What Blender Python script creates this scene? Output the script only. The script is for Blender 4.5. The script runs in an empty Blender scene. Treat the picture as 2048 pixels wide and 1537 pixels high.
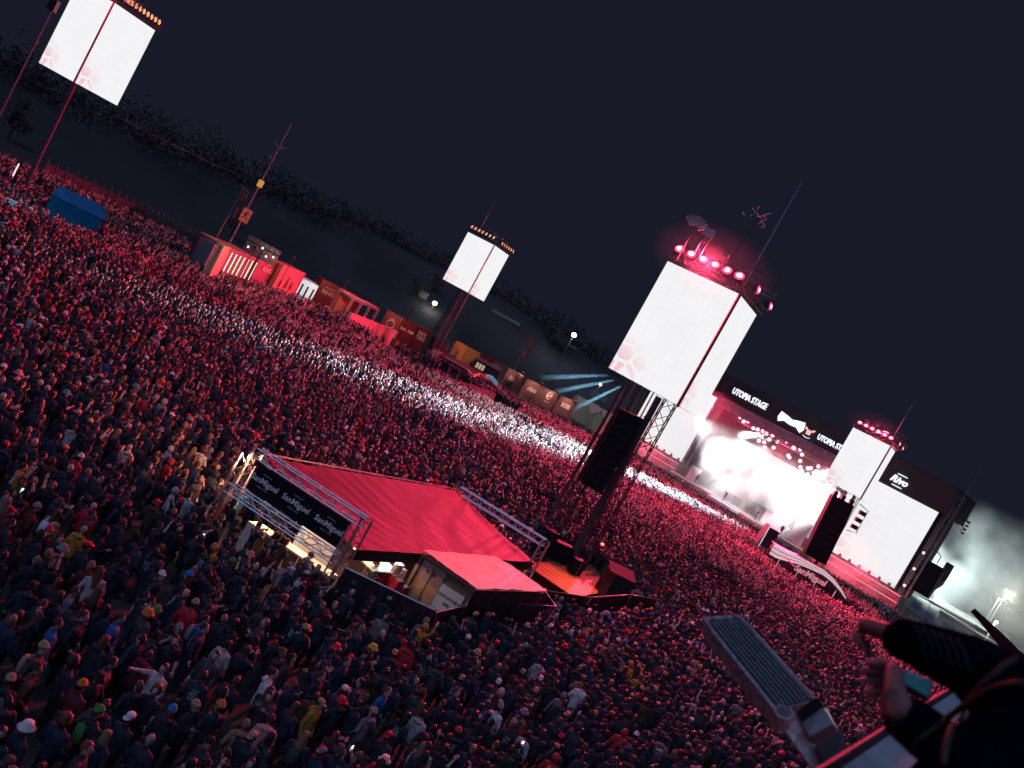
import bpy, bmesh, math, random
import numpy as np
from mathutils import Vector, Matrix, noise as mnoise

random.seed(7)
rng = np.random.default_rng(7)
SC = bpy.context.scene
COL = SC.collection
R = math.radians

# ------------------------------------------------------------------ camera
FPX, ROLL, PITCH, CAMH = 1800.0, 0.5022, 0.0622, 12.1      # focal length in photo pixels (2048 wide), radians, metres
_c, _s = math.cos(ROLL), math.sin(ROLL)
V = Vector
FWD = V((0, math.cos(PITCH), -math.sin(PITCH)))
UPV = V((0, math.sin(PITCH), math.cos(PITCH)))
CX = V((1, 0, 0)) * _c + UPV * _s
CY = V((-1, 0, 0)) * _s + UPV * _c
CAM = V((0, 0, CAMH))
cam = bpy.data.cameras.new('camera')
camo = bpy.data.objects.new('camera', cam)
COL.objects.link(camo)
cam.sensor_width = 36.0
cam.lens = FPX / 2048 * 36
cam.clip_start = 0.05
cam.clip_end = 3000
cam.dof.use_dof = True
cam.dof.focus_distance = 45.0
cam.dof.aperture_fstop = 3.6
m = Matrix((CX, CY, -FWD)).transposed().to_4x4()
m.translation = CAM
camo.matrix_world = m
SC.camera = camo

# ------------------------------------------------------------------ world, fill sun, exposure
W = bpy.data.worlds.new('World')
SC.world = W
W.use_nodes = True
nt = W.node_tree
bg = nt.nodes['Background']
bg.inputs[0].default_value = (0.0090, 0.0103, 0.0207, 1)
bg.inputs[1].default_value = 1.0
sl = bpy.data.lights.new('night_fill_sun', 'SUN')  # added bluish sun as overall fill, lifting the dark tones
sl.energy = 0.85
sl.angle = R(60)
sl.color = (0.36, 0.52, 1.0)
so = bpy.data.objects.new('night_fill_sun', sl)
COL.objects.link(so)
so.rotation_euler = (R(38), 0, R(-20))
SC.view_settings.view_transform = 'Standard'
SC.view_settings.look = 'None'
SC.view_settings.exposure = 0.0
SC.view_settings.gamma = 1.0
SC.view_settings.use_curve_mapping = False
SC.render.engine = 'CYCLES'
cy = SC.cycles
cy.use_denoising = True
cy.max_bounces = 4
cy.diffuse_bounces = 2
cy.glossy_bounces = 2
cy.transmission_bounces = 2
cy.volume_bounces = 0
cy.transparent_max_bounces = 6
cy.sample_clamp_indirect = 4
cy.caustics_reflective = False
cy.caustics_refractive = False
try:
    cy.volume_step_rate = 2.0
    cy.volume_max_steps = 96
except Exception:
    pass


# ------------------------------------------------------------------ helpers
def ray(px, py):
    return FWD * FPX + CX * (px - 1024) - CY * (py - 768.5)


def G(px, py, z=0.0):
    d = ray(px, py)
    return CAM + d * ((z - CAMH) / d.z)


def D(px, py, y):
    d = ray(px, py)
    return CAM + d * (y / d.y)


def proj(p):
    v = V(p) - CAM
    w = v.dot(FWD)
    return 1024 + FPX * v.dot(CX) / w, 768.5 - FPX * v.dot(CY) / w, w


MATS = {}


def mat(name, col, rough=0.6, metal=0.0, var=0.25, scale=6.0, emit=None, estr=1.0, bump=0.0, detail=4):
    if name in MATS:
        return MATS[name]
    M = bpy.data.materials.new(name)
    M.use_nodes = True
    n = M.node_tree
    b = n.nodes['Principled BSDF']
    b.inputs['Roughness'].default_value = rough
    b.inputs['Metallic'].default_value = metal
    if var > 0:
        tc = n.nodes.new('ShaderNodeTexCoord')
        nz = n.nodes.new('ShaderNodeTexNoise')
        nz.inputs['Scale'].default_value = scale
        nz.inputs['Detail'].default_value = detail
        n.links.new(tc.outputs['Object'], nz.inputs['Vector'])
        rp = n.nodes.new('ShaderNodeValToRGB')
        rp.color_ramp.elements[0].position = 0.3
        rp.color_ramp.elements[1].position = 0.7
        rp.color_ramp.elements[0].color = (*[c * (1 - var) for c in col], 1)
        rp.color_ramp.elements[1].color = (*[min(1, c * (1 + var)) for c in col], 1)
        n.links.new(nz.outputs['Fac'], rp.inputs[0])
        n.links.new(rp.outputs[0], b.inputs['Base Color'])
        if bump > 0:
            bp = n.nodes.new('ShaderNodeBump')
            bp.inputs['Strength'].default_value = bump
            bp.inputs['Distance'].default_value = 0.05
            n.links.new(nz.outputs['Fac'], bp.inputs['Height'])
            n.links.new(bp.outputs[0], b.inputs['Normal'])
    else:
        b.inputs['Base Color'].default_value = (*col, 1)
    if emit:
        b.inputs['Emission Color'].default_value = (*emit, 1)
        b.inputs['Emission Strength'].default_value = estr
    MATS[name] = M
    return M


class MB:
    def __init__(s):
        s.v = []
        s.f = []
        s.m = []

    def add(s, vs, fs, mi=0):
        o = len(s.v)
        s.v += [V(x) for x in vs]
        s.f += [tuple(i + o for i in f) for f in fs]
        s.m += [mi] * len(fs)

    def box(s, c, size, rz=0.0, mi=0, M=None):
        x, y, z = [d / 2 for d in size]
        P = [V((i * x, j * y, k * z)) for k in (-1, 1) for j in (-1, 1) for i in (-1, 1)]
        if M is None:
            M = Matrix.Rotation(rz, 3, 'Z')
        s.add([V(c) + M @ p for p in P],
              [(0, 2, 3, 1), (4, 5, 7, 6), (0, 1, 5, 4), (2, 6, 7, 3), (0, 4, 6, 2), (1, 3, 7, 5)], mi)
        return s

    def tube(s, pts, r, seg=6, mi=0, caps=True):
        pts = [V(p) for p in pts]
        if not isinstance(r, (list, tuple)):
            r = [r] * len(pts)
        vs, fs = [], []
        n = len(pts)
        for i, p in enumerate(pts):
            d = (pts[min(i + 1, n - 1)] - pts[max(i - 1, 0)])
            if d.length < 1e-9:
                d = V((0, 0, 1))
            d.normalize()
            a = d.cross(V((0, 0, 1)))
            if a.length < 0.05:
                a = V((1, 0, 0)) - d * d.x
            a.normalize()
            b = d.cross(a)
            for k in range(seg):
                t = 2 * math.pi * k / seg
                vs.append(p + a * (r[i] * math.cos(t)) + b * (r[i] * math.sin(t)))
        for i in range(n - 1):
            for k in range(seg):
                k2 = (k + 1) % seg
                fs.append((i * seg + k, i * seg + k2, (i + 1) * seg + k2, (i + 1) * seg + k))
        if caps:
            fs.append(tuple(range(seg - 1, -1, -1)))
            fs.append(tuple((n - 1) * seg + k for k in range(seg)))
        s.add(vs, fs, mi)
        return s

    def rings(s, rings, seg=12, mi=0):      # rings: (center, rx, ry) in horizontal planes
        vs, fs = [], []
        for c, rx, ry in rings:
            for k in range(seg):
                t = 2 * math.pi * k / seg
                vs.append(V(c) + V((rx * math.cos(t), ry * math.sin(t), 0)))
        n = len(rings)
        for i in range(n - 1):
            for k in range(seg):
                k2 = (k + 1) % seg
                fs.append((i * seg + k, i * seg + k2, (i + 1) * seg + k2, (i + 1) * seg + k))
        fs.append(tuple(range(seg - 1, -1, -1)))
        fs.append(tuple((n - 1) * seg + k for k in range(seg)))
        s.add(vs, fs, mi)
        return s

    def ell(s, c, r, nu=10, nv=7, mi=0):
        c = V(c)
        vs = [c + V((0, 0, -r[2]))]
        for j in range(1, nv):
            ph = math.pi * j / nv - math.pi / 2
            for k in range(nu):
                t = 2 * math.pi * k / nu
                vs.append(c + V((r[0] * math.cos(ph) * math.cos(t), r[1] * math.cos(ph) * math.sin(t), r[2] * math.sin(ph))))
        vs.append(c + V((0, 0, r[2])))
        fs = []
        for k in range(nu):
            fs.append((0, 1 + (k + 1) % nu, 1 + k))
        for j in range(nv - 2):
            for k in range(nu):
                a = 1 + j * nu + k
                b = 1 + j * nu + (k + 1) % nu
                fs.append((a, b, b + nu, a + nu))
        L = len(vs) - 1
        o = 1 + (nv - 2) * nu
        for k in range(nu):
            fs.append((o + k, o + (k + 1) % nu, L))
        s.add(vs, fs, mi)
        return s

    def slab(s, quad, th, mi=0):            # closed thick sheet from a polygon (world pts), thickness downwards along its normal
        q = [V(p) for p in quad]
        nrm = (q[1] - q[0]).cross(q[-1] - q[0]).normalized()
        n = len(q)
        vs = q + [p - nrm * th for p in q]
        fs = [tuple(range(n)), tuple(range(2 * n - 1, n - 1, -1))]
        for i in range(n):
            j = (i + 1) % n
            fs.append((i, i + n, j + n, j))
        s.add(vs, fs, mi)
        return s

    def truss(s, a, b, w=0.3, r=0.025, rb=0.014, step=None, up=None, seg=5, mi=0):
        a, b = V(a), V(b)
        d = (b - a)
        L = d.length
        d.normalize()
        u = V(up) if up else V((0, 0, 1))
        x = d.cross(u)
        if x.length < 0.05:
            x = d.cross(V((1, 0, 0)))
        x.normalize()
        y = x.cross(d).normalized()
        cs = [(x * i + y * j) * (w / 2) for i, j in ((-1, -1), (1, -1), (1, 1), (-1, 1))]
        for c in cs:
            s.tube([a + c, b + c], r, seg, mi)
        n = max(2, int(round(L / (step or w * 1.1))))
        for i in range(n):
            p = a + d * (L * i / n)
            q = a + d * (L * (i + 1) / n)
            for k in range(4):
                c1, c2 = cs[k], cs[(k + 1) % 4]
                if i % 2:
                    c1, c2 = c2, c1
                s.tube([p + c1, q + c2], rb, 4, mi, caps=False)
        return s

    def mesh(s, name, mats, inv=None, smooth=False):
        me = bpy.data.meshes.new(name)
        vs = [inv @ p for p in s.v] if inv is not None else s.v
        me.from_pydata([tuple(p) for p in vs], [], s.f)
        for mm in (mats if isinstance(mats, (list, tuple)) else [mats]):
            me.materials.append(mm)
        me.polygons.foreach_set('material_index', s.m)
        if smooth:
            me.polygons.foreach_set('use_smooth', [True] * len(s.f))
        me.update()
        return me

    def build(s, name, mats, parent=None, smooth=False, local=False):
        inv = None
        if parent is not None and not local:
            inv = WM(parent).inverted()
        o = bpy.data.objects.new(name, s.mesh(name, mats, inv, smooth))
        COL.objects.link(o)
        if parent is not None:
            o.parent = parent
        return o


def WM(o):
    M = Matrix.LocRotScale(o.location, o.rotation_euler, o.scale)
    return (WM(o.parent) @ M) if o.parent else M


def tag(o, label, cat, group=None, kind=None):
    o['label'] = label
    if cat:
        o['category'] = cat
    if group:
        o['group'] = group
    if kind:
        o['kind'] = kind
    return o


def thing(name, loc, label, cat, group=None, rz=0.0):
    o = bpy.data.objects.new(name, None)
    o.empty_display_size = 0.2
    COL.objects.link(o)
    o.location = loc
    o.rotation_euler = (0, 0, rz)
    return tag(o, label, cat, group)


def structure(name, mb, m):
    o = mb.build(name, m)
    o['kind'] = 'structure'
    return o


def copy_tree(o, parent=None):
    c = o.copy()
    COL.objects.link(c)
    c.parent = parent
    for ch in [x for x in COL.objects if x.parent == o]:
        copy_tree(ch, c)
    return c


def text_mb(txt, size, origin, xdir, updir, th=0.01, shear=0.0, offset=0.0, mi=0, mb=None, align='CENTER', xs=1.0):
    cu = bpy.data.curves.new('txt', 'FONT')
    cu.body = txt
    cu.size = size
    cu.extrude = th
    cu.shear = shear
    cu.offset = offset
    cu.resolution_u = 2
    cu.align_x = align
    cu.align_y = 'CENTER'
    ob = bpy.data.objects.new('txt', cu)
    COL.objects.link(ob)
    dg = bpy.context.evaluated_depsgraph_get()
    me = bpy.data.meshes.new_from_object(ob.evaluated_get(dg))
    x = V(xdir).normalized()
    u = V(updir).normalized()
    n = x.cross(u)
    mb = mb or MB()
    mb.add([V(origin) + x * (v.co.x * xs) + u * v.co.y + n * v.co.z for v in me.vertices],
           [tuple(p.vertices) for p in me.polygons], mi)
    bpy.data.objects.remove(ob)
    bpy.data.curves.remove(cu)
    bpy.data.meshes.remove(me)
    return mb


def spot(name, loc, target, power, col, size_deg, blend=0.4, radius=0.3, parent=None):
    l = bpy.data.lights.new(name, 'SPOT')
    l.energy = power
    l.color = col
    l.spot_size = R(size_deg)
    l.spot_blend = blend
    l.shadow_soft_size = radius
    o = bpy.data.objects.new(name, l)
    COL.objects.link(o)
    q = (V(target) - V(loc)).to_track_quat('-Z', 'Y')
    M = Matrix.LocRotScale(V(loc), q, V((1, 1, 1)))
    if parent is not None:
        o.parent = parent
        M = WM(parent).inverted() @ M
    o.matrix_local = M
    return o


def point(name, loc, power, col, radius=0.15, parent=None):
    l = bpy.data.lights.new(name, 'POINT')
    l.energy = power
    l.color = col
    l.shadow_soft_size = radius
    o = bpy.data.objects.new(name, l)
    COL.objects.link(o)
    if parent is not None:
        o.parent = parent
        o.location = WM(parent).inverted() @ V(loc)
    else:
        o.location = loc
    return o


def frame(p0, p1):      # horizontal basis from two world points: x along, n outwards to the viewer's side
    x = (V(p1) - V(p0))
    x.z = 0
    L = x.length
    x.normalize()
    n = V((x.y, -x.x, 0))
    return x, n, L


# ------------------------------------------------------------------ materials
RED = (1.0, 0.045, 0.13)
m_black = mat('black_fabric', (0.012, 0.013, 0.018), 0.7)
m_black.node_tree.nodes['Principled BSDF'].inputs['Specular IOR Level'].default_value = .08
m_dark = mat('dark_metal', (0.03, 0.03, 0.035), 0.45, 0.6)
m_alu = mat('truss_aluminium', (0.55, 0.55, 0.57), 0.35, 0.85, 0.15)
m_steel = mat('painted_steel', (0.11, 0.11, 0.125), 0.45, 0.4)
m_tent = mat('red_canvas', (0.24, 0.018, 0.040), 0.65, 0, 0.12, 1.2, bump=0.25)
m_tarp = mat('coral_tarpaulin', (0.85, 0.60, 0.34), 0.5, 0, 0.08, 1.5, bump=0.15)
m_valance = mat('black_valance', (0.012, 0.016, 0.02), 0.55)
m_blacktarp = mat('black_tarpaulin', (0.016, 0.022, 0.028), 0.42, 0, 0.4, 2.5, bump=0.5)
m_ground = mat('trampled_ground', (0.045, 0.038, 0.034), 0.9, 0, 0.5, 0.8, bump=0.5)
m_far = mat('dark_hill_grass', (0.048, 0.042, 0.042), 0.95, 0, 0.4, 0.05)
m_maroon = mat('maroon_container_paint', (0.16, 0.018, 0.026), 0.5, 0, 0.15, 0.8)
m_coral = mat('coral_container_paint', (0.42, 0.13, 0.08), 0.55, 0, 0.15, 0.8)
m_orange = mat('orange_container_paint', (0.42, 0.15, 0.045), 0.55, 0, 0.2, 0.8)
m_beige = mat('beige_container_paint', (0.38, 0.24, 0.15), 0.55, 0, 0.15, 1.0)
m_print = mat('pale_print', (0.62, 0.36, 0.30), 0.6, 0, 0.1)
m_printdark = mat('dark_print', (0.05, 0.02, 0.015), 0.6, 0, 0.1)
m_white = mat('white_paint', (0.75, 0.75, 0.76), 0.5, 0, 0.05)
m_grey = mat('grey_plastic', (0.2, 0.2, 0.22), 0.5)
m_wood = mat('plywood', (0.34, 0.14, 0.05), 0.6, 0, 0.3, 3.0)
m_signw = mat('lit_sign_white', (0.8, 0.8, 0.8), 0.4, 0, 0, emit=(0.86, 0.97, 1.0), estr=1.15)
m_tubew = mat('light_tube_white', (0.8, 0.8, 0.8), 0.4, 0, 0, emit=(1.0, 0.75, 0.75), estr=1.2)
m_tubeg = mat('light_tube_green', (0.6, 0.8, 0.7), 0.4, 0, 0, emit=(0.35, 1.0, 0.62), estr=1.1)
m_lampw = mat('white_lamp_lens', (0.8, 0.8, 0.8), 0.3, 0, 0, emit=(1.0, 0.96, 0.86), estr=12.0)
m_lampy = mat('amber_strip', (0.8, 0.6, 0.3), 0.4, 0, 0, emit=(1.0, 0.50, 0.20), estr=0.75)
m_lampr = mat('red_lamp_lens', (0.6, 0.1, 0.1), 0.3, 0, 0, emit=(1.0, 0.03, 0.10), estr=2.6)
m_lampc = mat('red_lamp_glare_core', (0.8, 0.5, 0.5), 0.3, 0, 0, emit=(1.0, 0.45, 0.52), estr=3.0)
m_reddot = mat('stage_lamp_lens', (0.8, 0.4, 0.4), 0.3, 0, 0, emit=(1.0, 0.30, 0.40), estr=4.5)
m_teal = mat('teal_lit_panel', (0.1, 0.5, 0.55), 0.4, 0, 0.2, 3, emit=(0.12, 0.62, 0.75), estr=0.2)
m_blue = mat('blue_lit_panel', (0.1, 0.3, 0.5), 0.4, 0, 0, emit=(0.05, 0.35, 0.6), estr=0.5)


def screen_material(name, pinkscale, strength=0.95, x0=0.0, cx=0.0, cz=0.0, rad=0.34):
    M = bpy.data.materials.new(name)
    M.use_nodes = True
    n = M.node_tree
    n.nodes.clear()
    out = n.nodes.new('ShaderNodeOutputMaterial')
    em = n.nodes.new('ShaderNodeEmission')
    uv = n.nodes.new('ShaderNodeUVMap')
    vo = n.nodes.new('ShaderNodeTexVoronoi')
    vo.feature = 'DISTANCE_TO_EDGE'
    vo.inputs['Scale'].default_value = pinkscale
    n.links.new(uv.outputs[0], vo.inputs['Vector'])
    edge = n.nodes.new('ShaderNodeMapRange')
    edge.inputs[1].default_value = 0.06
    edge.inputs[2].default_value = 0.12
    n.links.new(vo.outputs['Distance'], edge.inputs[0])
    # distance from the lower corner
    sub = n.nodes.new('ShaderNodeVectorMath')
    sub.operation = 'DISTANCE'
    sub.inputs[1].default_value = (cx, cz, 0)
    n.links.new(uv.outputs[0], sub.inputs[0])
    fall = n.nodes.new('ShaderNodeMapRange')
    fall.inputs[1].default_value = rad
    fall.inputs[2].default_value = rad * 0.35
    n.links.new(sub.outputs['Value'], fall.inputs[0])
    mul = n.nodes.new('ShaderNodeMath')
    mul.operation = 'MULTIPLY'
    n.links.new(edge.outputs[0], mul.inputs[0])
    n.links.new(fall.outputs[0], mul.inputs[1])
    nz = n.nodes.new('ShaderNodeTexNoise')
    nz.inputs['Scale'].default_value = 3.0
    n.links.new(uv.outputs[0], nz.inputs['Vector'])
    cr = n.nodes.new('ShaderNodeMix')
    cr.data_type = 'RGBA'
    cr.inputs[6].default_value = (0.92, 0.90, 0.93, 1)
    cr.inputs[7].default_value = (1.0, 1.0, 1.0, 1)
    n.links.new(nz.outputs['Fac'], cr.inputs[0])
    mx = n.nodes.new('ShaderNodeMix')
    mx.data_type = 'RGBA'
    n.links.new(cr.outputs[2], mx.inputs[6])
    mx.inputs[7].default_value = (0.95, 0.60, 0.66, 1)
    n.links.new(mul.outputs[0], mx.inputs[0])
    n.links.new(mx.outputs[2], em.inputs[0])
    bk_ = n.nodes.new('ShaderNodeTexBrick')
    bk_.offset = 0.0
    bk_.inputs['Scale'].default_value = 1.0
    bk_.inputs['Mortar Size'].default_value = 0.0035
    bk_.inputs['Brick Width'].default_value = 0.125
    bk_.inputs['Row Height'].default_value = 0.125
    bk_.inputs['Color1'].default_value = (1, 1, 1, 1)
    bk_.inputs['Color2'].default_value = (.985, .985, .99, 1)
    bk_.inputs['Mortar'].default_value = (.965, .962, .965, 1)
    n.links.new(uv.outputs[0], bk_.inputs['Vector'])
    mm_ = n.nodes.new('ShaderNodeMix')
    mm_.data_type = 'RGBA'
    mm_.blend_type = 'MULTIPLY'
    mm_.inputs[0].default_value = 1.0
    n.links.new(mx.outputs[2], mm_.inputs[6])
    n.links.new(bk_.outputs['Color'], mm_.inputs[7])
    n.links.new(mm_.outputs[2], em.inputs[0])
    em.inputs[1].default_value = strength
    n.links.new(em.outputs[0], out.inputs[0])
    return M


m_scr = screen_material('led_screen_face', 7.0)
m_scr_stage = screen_material('stage_screen_face', 8.0, rad=0.42)
m_scr_plain = screen_material('stage_back_screen_face', 3.0, strength=0.85, rad=0.01)


def uv_quad(name, quad, m, parent):
    o = MB()
    o.add(quad, [(0, 1, 2, 3)])
    ob = o.build(name, m, parent)
    uvl = ob.data.uv_layers.new(name='UVMap')
    w = (V(quad[1]) - V(quad[0])).length / (V(quad[3]) - V(quad[0])).length
    for li, uv in zip(range(4), ((0, 0), (w, 0), (w, 1), (0, 1))):
        uvl.data[li].uv = uv
    return ob


# ------------------------------------------------------------------ ground and terrain
g = MB()
g.add([(-900, -200, 0), (900, -200, 0), (900, 1500, 0), (-900, 1500, 0)], [(0, 1, 2, 3)])
structure('ground', g, m_ground)


def hill(name, pts, m=m_far):
    b = MB()
    n = len(pts)
    vs = []
    for i, (x, y, h, w) in enumerate(pts):
        d = V((pts[min(i + 1, n - 1)][0] - pts[max(i - 1, 0)][0], pts[min(i + 1, n - 1)][1] - pts[max(i - 1, 0)][1], 0)).normalized()
        nn = V((-d.y, d.x, 0))
        for k, (t, hh) in enumerate(((0, -0.3), (0.25, 0.45), (0.5, 0.85), (0.8, 1.0), (1.6, 0.9))):
            z = h * hh + (random.uniform(-0.4, 0.4) if k else 0)
            vs.append(V((x, y, z)) + nn * (w * t) if k else V((x, y, -0.3)))
    fs = [(i * 5 + k, (i + 1) * 5 + k, (i + 1) * 5 + k + 1, i * 5 + k + 1) for i in range(n - 1) for k in range(4)]
    b.add(vs, fs)
    return structure(name, b, m)


HILL = hill('hill', [(-200, 40, 6, 60), (-125, 110, 9, 60), (-90, 175, 12, 60), (-52, 222, 16, 62), (0, 232, 18, 66), (60, 262, 15, 70), (140, 300, 8, 70), (260, 320, 5, 70)])
bpy.context.view_layer.update()


def hill_hit(px, py):
    ok, loc, nrm, _ = HILL.ray_cast(CAM, ray(px, py).normalized())
    return loc.copy() if ok else D(px, py, 262)


def hill_z(x, y):
    ok, loc, nrm, _ = HILL.ray_cast(V((x, y, 200)), V((0, 0, -1)))
    return max(0.0, loc.z) if ok else 0.0


# ------------------------------------------------------------------ people: materials
def attr_mat(name, attr, rough, var, scale, spec=0.5):
    M = bpy.data.materials.new(name)
    M.use_nodes = True
    n = M.node_tree
    b = n.nodes['Principled BSDF']
    a = n.nodes.new('ShaderNodeAttribute')
    a.attribute_type = 'INSTANCER'
    a.attribute_name = attr
    tc = n.nodes.new('ShaderNodeTexCoord')
    nz = n.nodes.new('ShaderNodeTexNoise')
    nz.inputs['Scale'].default_value = scale
    nz.inputs['Detail'].default_value = 3
    n.links.new(tc.outputs['Object'], nz.inputs['Vector'])
    mr = n.nodes.new('ShaderNodeMapRange')
    mr.inputs[1].default_value = 0.3
    mr.inputs[2].default_value = 0.7
    mr.inputs[3].default_value = 1 - var
    mr.inputs[4].default_value = 1 + var
    n.links.new(nz.outputs['Fac'], mr.inputs[0])
    mu = n.nodes.new('ShaderNodeVectorMath')
    mu.operation = 'SCALE'
    n.links.new(a.outputs['Color'], mu.inputs[0])
    n.links.new(mr.outputs[0], mu.inputs['Scale'])
    n.links.new(mu.outputs[0], b.inputs['Base Color'])
    b.inputs['Roughness'].default_value = rough
    b.inputs['Specular IOR Level'].default_value = spec
    if scale < 60:
        bp = n.nodes.new('ShaderNodeBump')
        bp.inputs['Strength'].default_value = 0.6
        bp.inputs['Distance'].default_value = 0.03
        n.links.new(nz.outputs['Fac'], bp.inputs['Height'])
        n.links.new(bp.outputs[0], b.inputs['Normal'])
    return M


m_skin = attr_mat('skin', 'c_skin', 0.5, 0.08, 14, 0.4)
m_top = attr_mat('clothing_top', 'c_top', 0.75, 0.3, 9, 0.3)
m_leg = attr_mat('trousers', 'c_leg', 0.8, 0.3, 9, 0.3)
m_hair = attr_mat('hair', 'c_hair', 0.5, 0.75, 58, 0.4)
m_hat = attr_mat('headwear', 'c_hat', 0.8, 0.15, 30, 0.3)
m_shoe = mat('shoe_leather', (0.03, 0.03, 0.03), 0.5)
m_eye = mat('eye', (0.02, 0.015, 0.012), 0.2, 0, 0)
m_lip = mat('lip', (0.25, 0.08, 0.07), 0.5, 0, 0)
m_backprint = mat('white_back_print', (0.55, 0.55, 0.55), 0.7, 0, 0.3, 20)
BODYM = [m_skin, m_top, m_leg, m_shoe, m_eye, m_lip]


def evaluate(mb, mods, name):
    me = mb.mesh(name, m_skin)
    ob = bpy.data.objects.new(name, me)
    COL.objects.link(ob)
    for typ, kw in mods:
        md = ob.modifiers.new(typ, typ)
        for k, v in kw.items():
            setattr(md, k, v)
    dg = bpy.context.evaluated_depsgraph_get()
    r = bpy.data.meshes.new_from_object(ob.evaluated_get(dg))
    bpy.data.objects.remove(ob)
    bpy.data.meshes.remove(me)
    return r


def add_hand(mb, wrist, d, side, curl=0.5, k=1.0):
    """palm with five bent fingers and a thumb leaving the side of the palm, appended to a body mesh"""
    d = V(d).normalized()
    x = d.cross(V((0, 1, 0.15)))
    if x.length < 0.1:
        x = d.cross(V((1, 0, 0)))
    x.normalize()
    n = x.cross(d).normalized()
    w = V(wrist)
    mb.tube([w, w + d * 0.05 * k, w + d * 0.095 * k], [0.030 * k, 0.040 * k, 0.034 * k], 6)
    for i, (o, L) in enumerate(((-0.030, 0.065), (-0.010, 0.078), (0.010, 0.072), (0.029, 0.056))):
        b = w + d * 0.09 * k + x * (o * k)
        p1 = b + d * (L * 0.5 * k) + n * (0.012 * curl * k)
        p2 = b + d * (L * 0.85 * k) + n * (0.045 * curl * k)
        mb.tube([b, p1, p2], [0.0105 * k, 0.0095 * k, 0.0075 * k], 5)
    t = w + d * 0.03 * k + x * (0.030 * side * k)
    mb.tube([t, t + d * 0.035 * k + x * (0.03 * side * k), t + d * 0.065 * k + x * (0.036 * side * k) + n * 0.012 * k], [0.015 * k, 0.012 * k, 0.009 * k], 5)


POSES = {   # (elbow, wrist) for the two arms; a body faces +Y
    'stand': (((0.27, -0.02, 1.14), (0.27, 0.07, 0.90)), ((-0.27, -0.02, 1.14), (-0.27, 0.07, 0.90))),
    'pockets': (((0.31, -0.07, 1.15), (0.21, 0.10, 0.98)), ((-0.31, -0.07, 1.15), (-0.21, 0.10, 0.98))),
    'drink': (((0.27, 0.0, 1.14), (0.19, 0.25, 1.22)), ((-0.27, -0.02, 1.14), (-0.25, 0.08, 0.91))),
    'phone': (((0.27, 0.16, 1.26), (0.15, 0.33, 1.52)), ((-0.25, 0.14, 1.22), (-0.05, 0.33, 1.45))),
    'arm_up': (((0.30, 0.06, 1.60), (0.25, 0.14, 1.86)), ((-0.27, -0.02, 1.14), (-0.27, 0.07, 0.90))),
    'both_up': (((0.30, 0.07, 1.60), (0.21, 0.13, 1.86)), ((-0.31, 0.06, 1.58), (-0.27, 0.14, 1.83))),
    'folded': (((0.28, 0.05, 1.15), (-0.02, 0.22, 1.17)), ((-0.28, 0.05, 1.15), (0.02, 0.20, 1.22))),
    'point': (((0.33, 0.18, 1.38), (0.42, 0.42, 1.42)), ((-0.27, -0.02, 1.14), (-0.20, 0.14, 0.95))),
}


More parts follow.
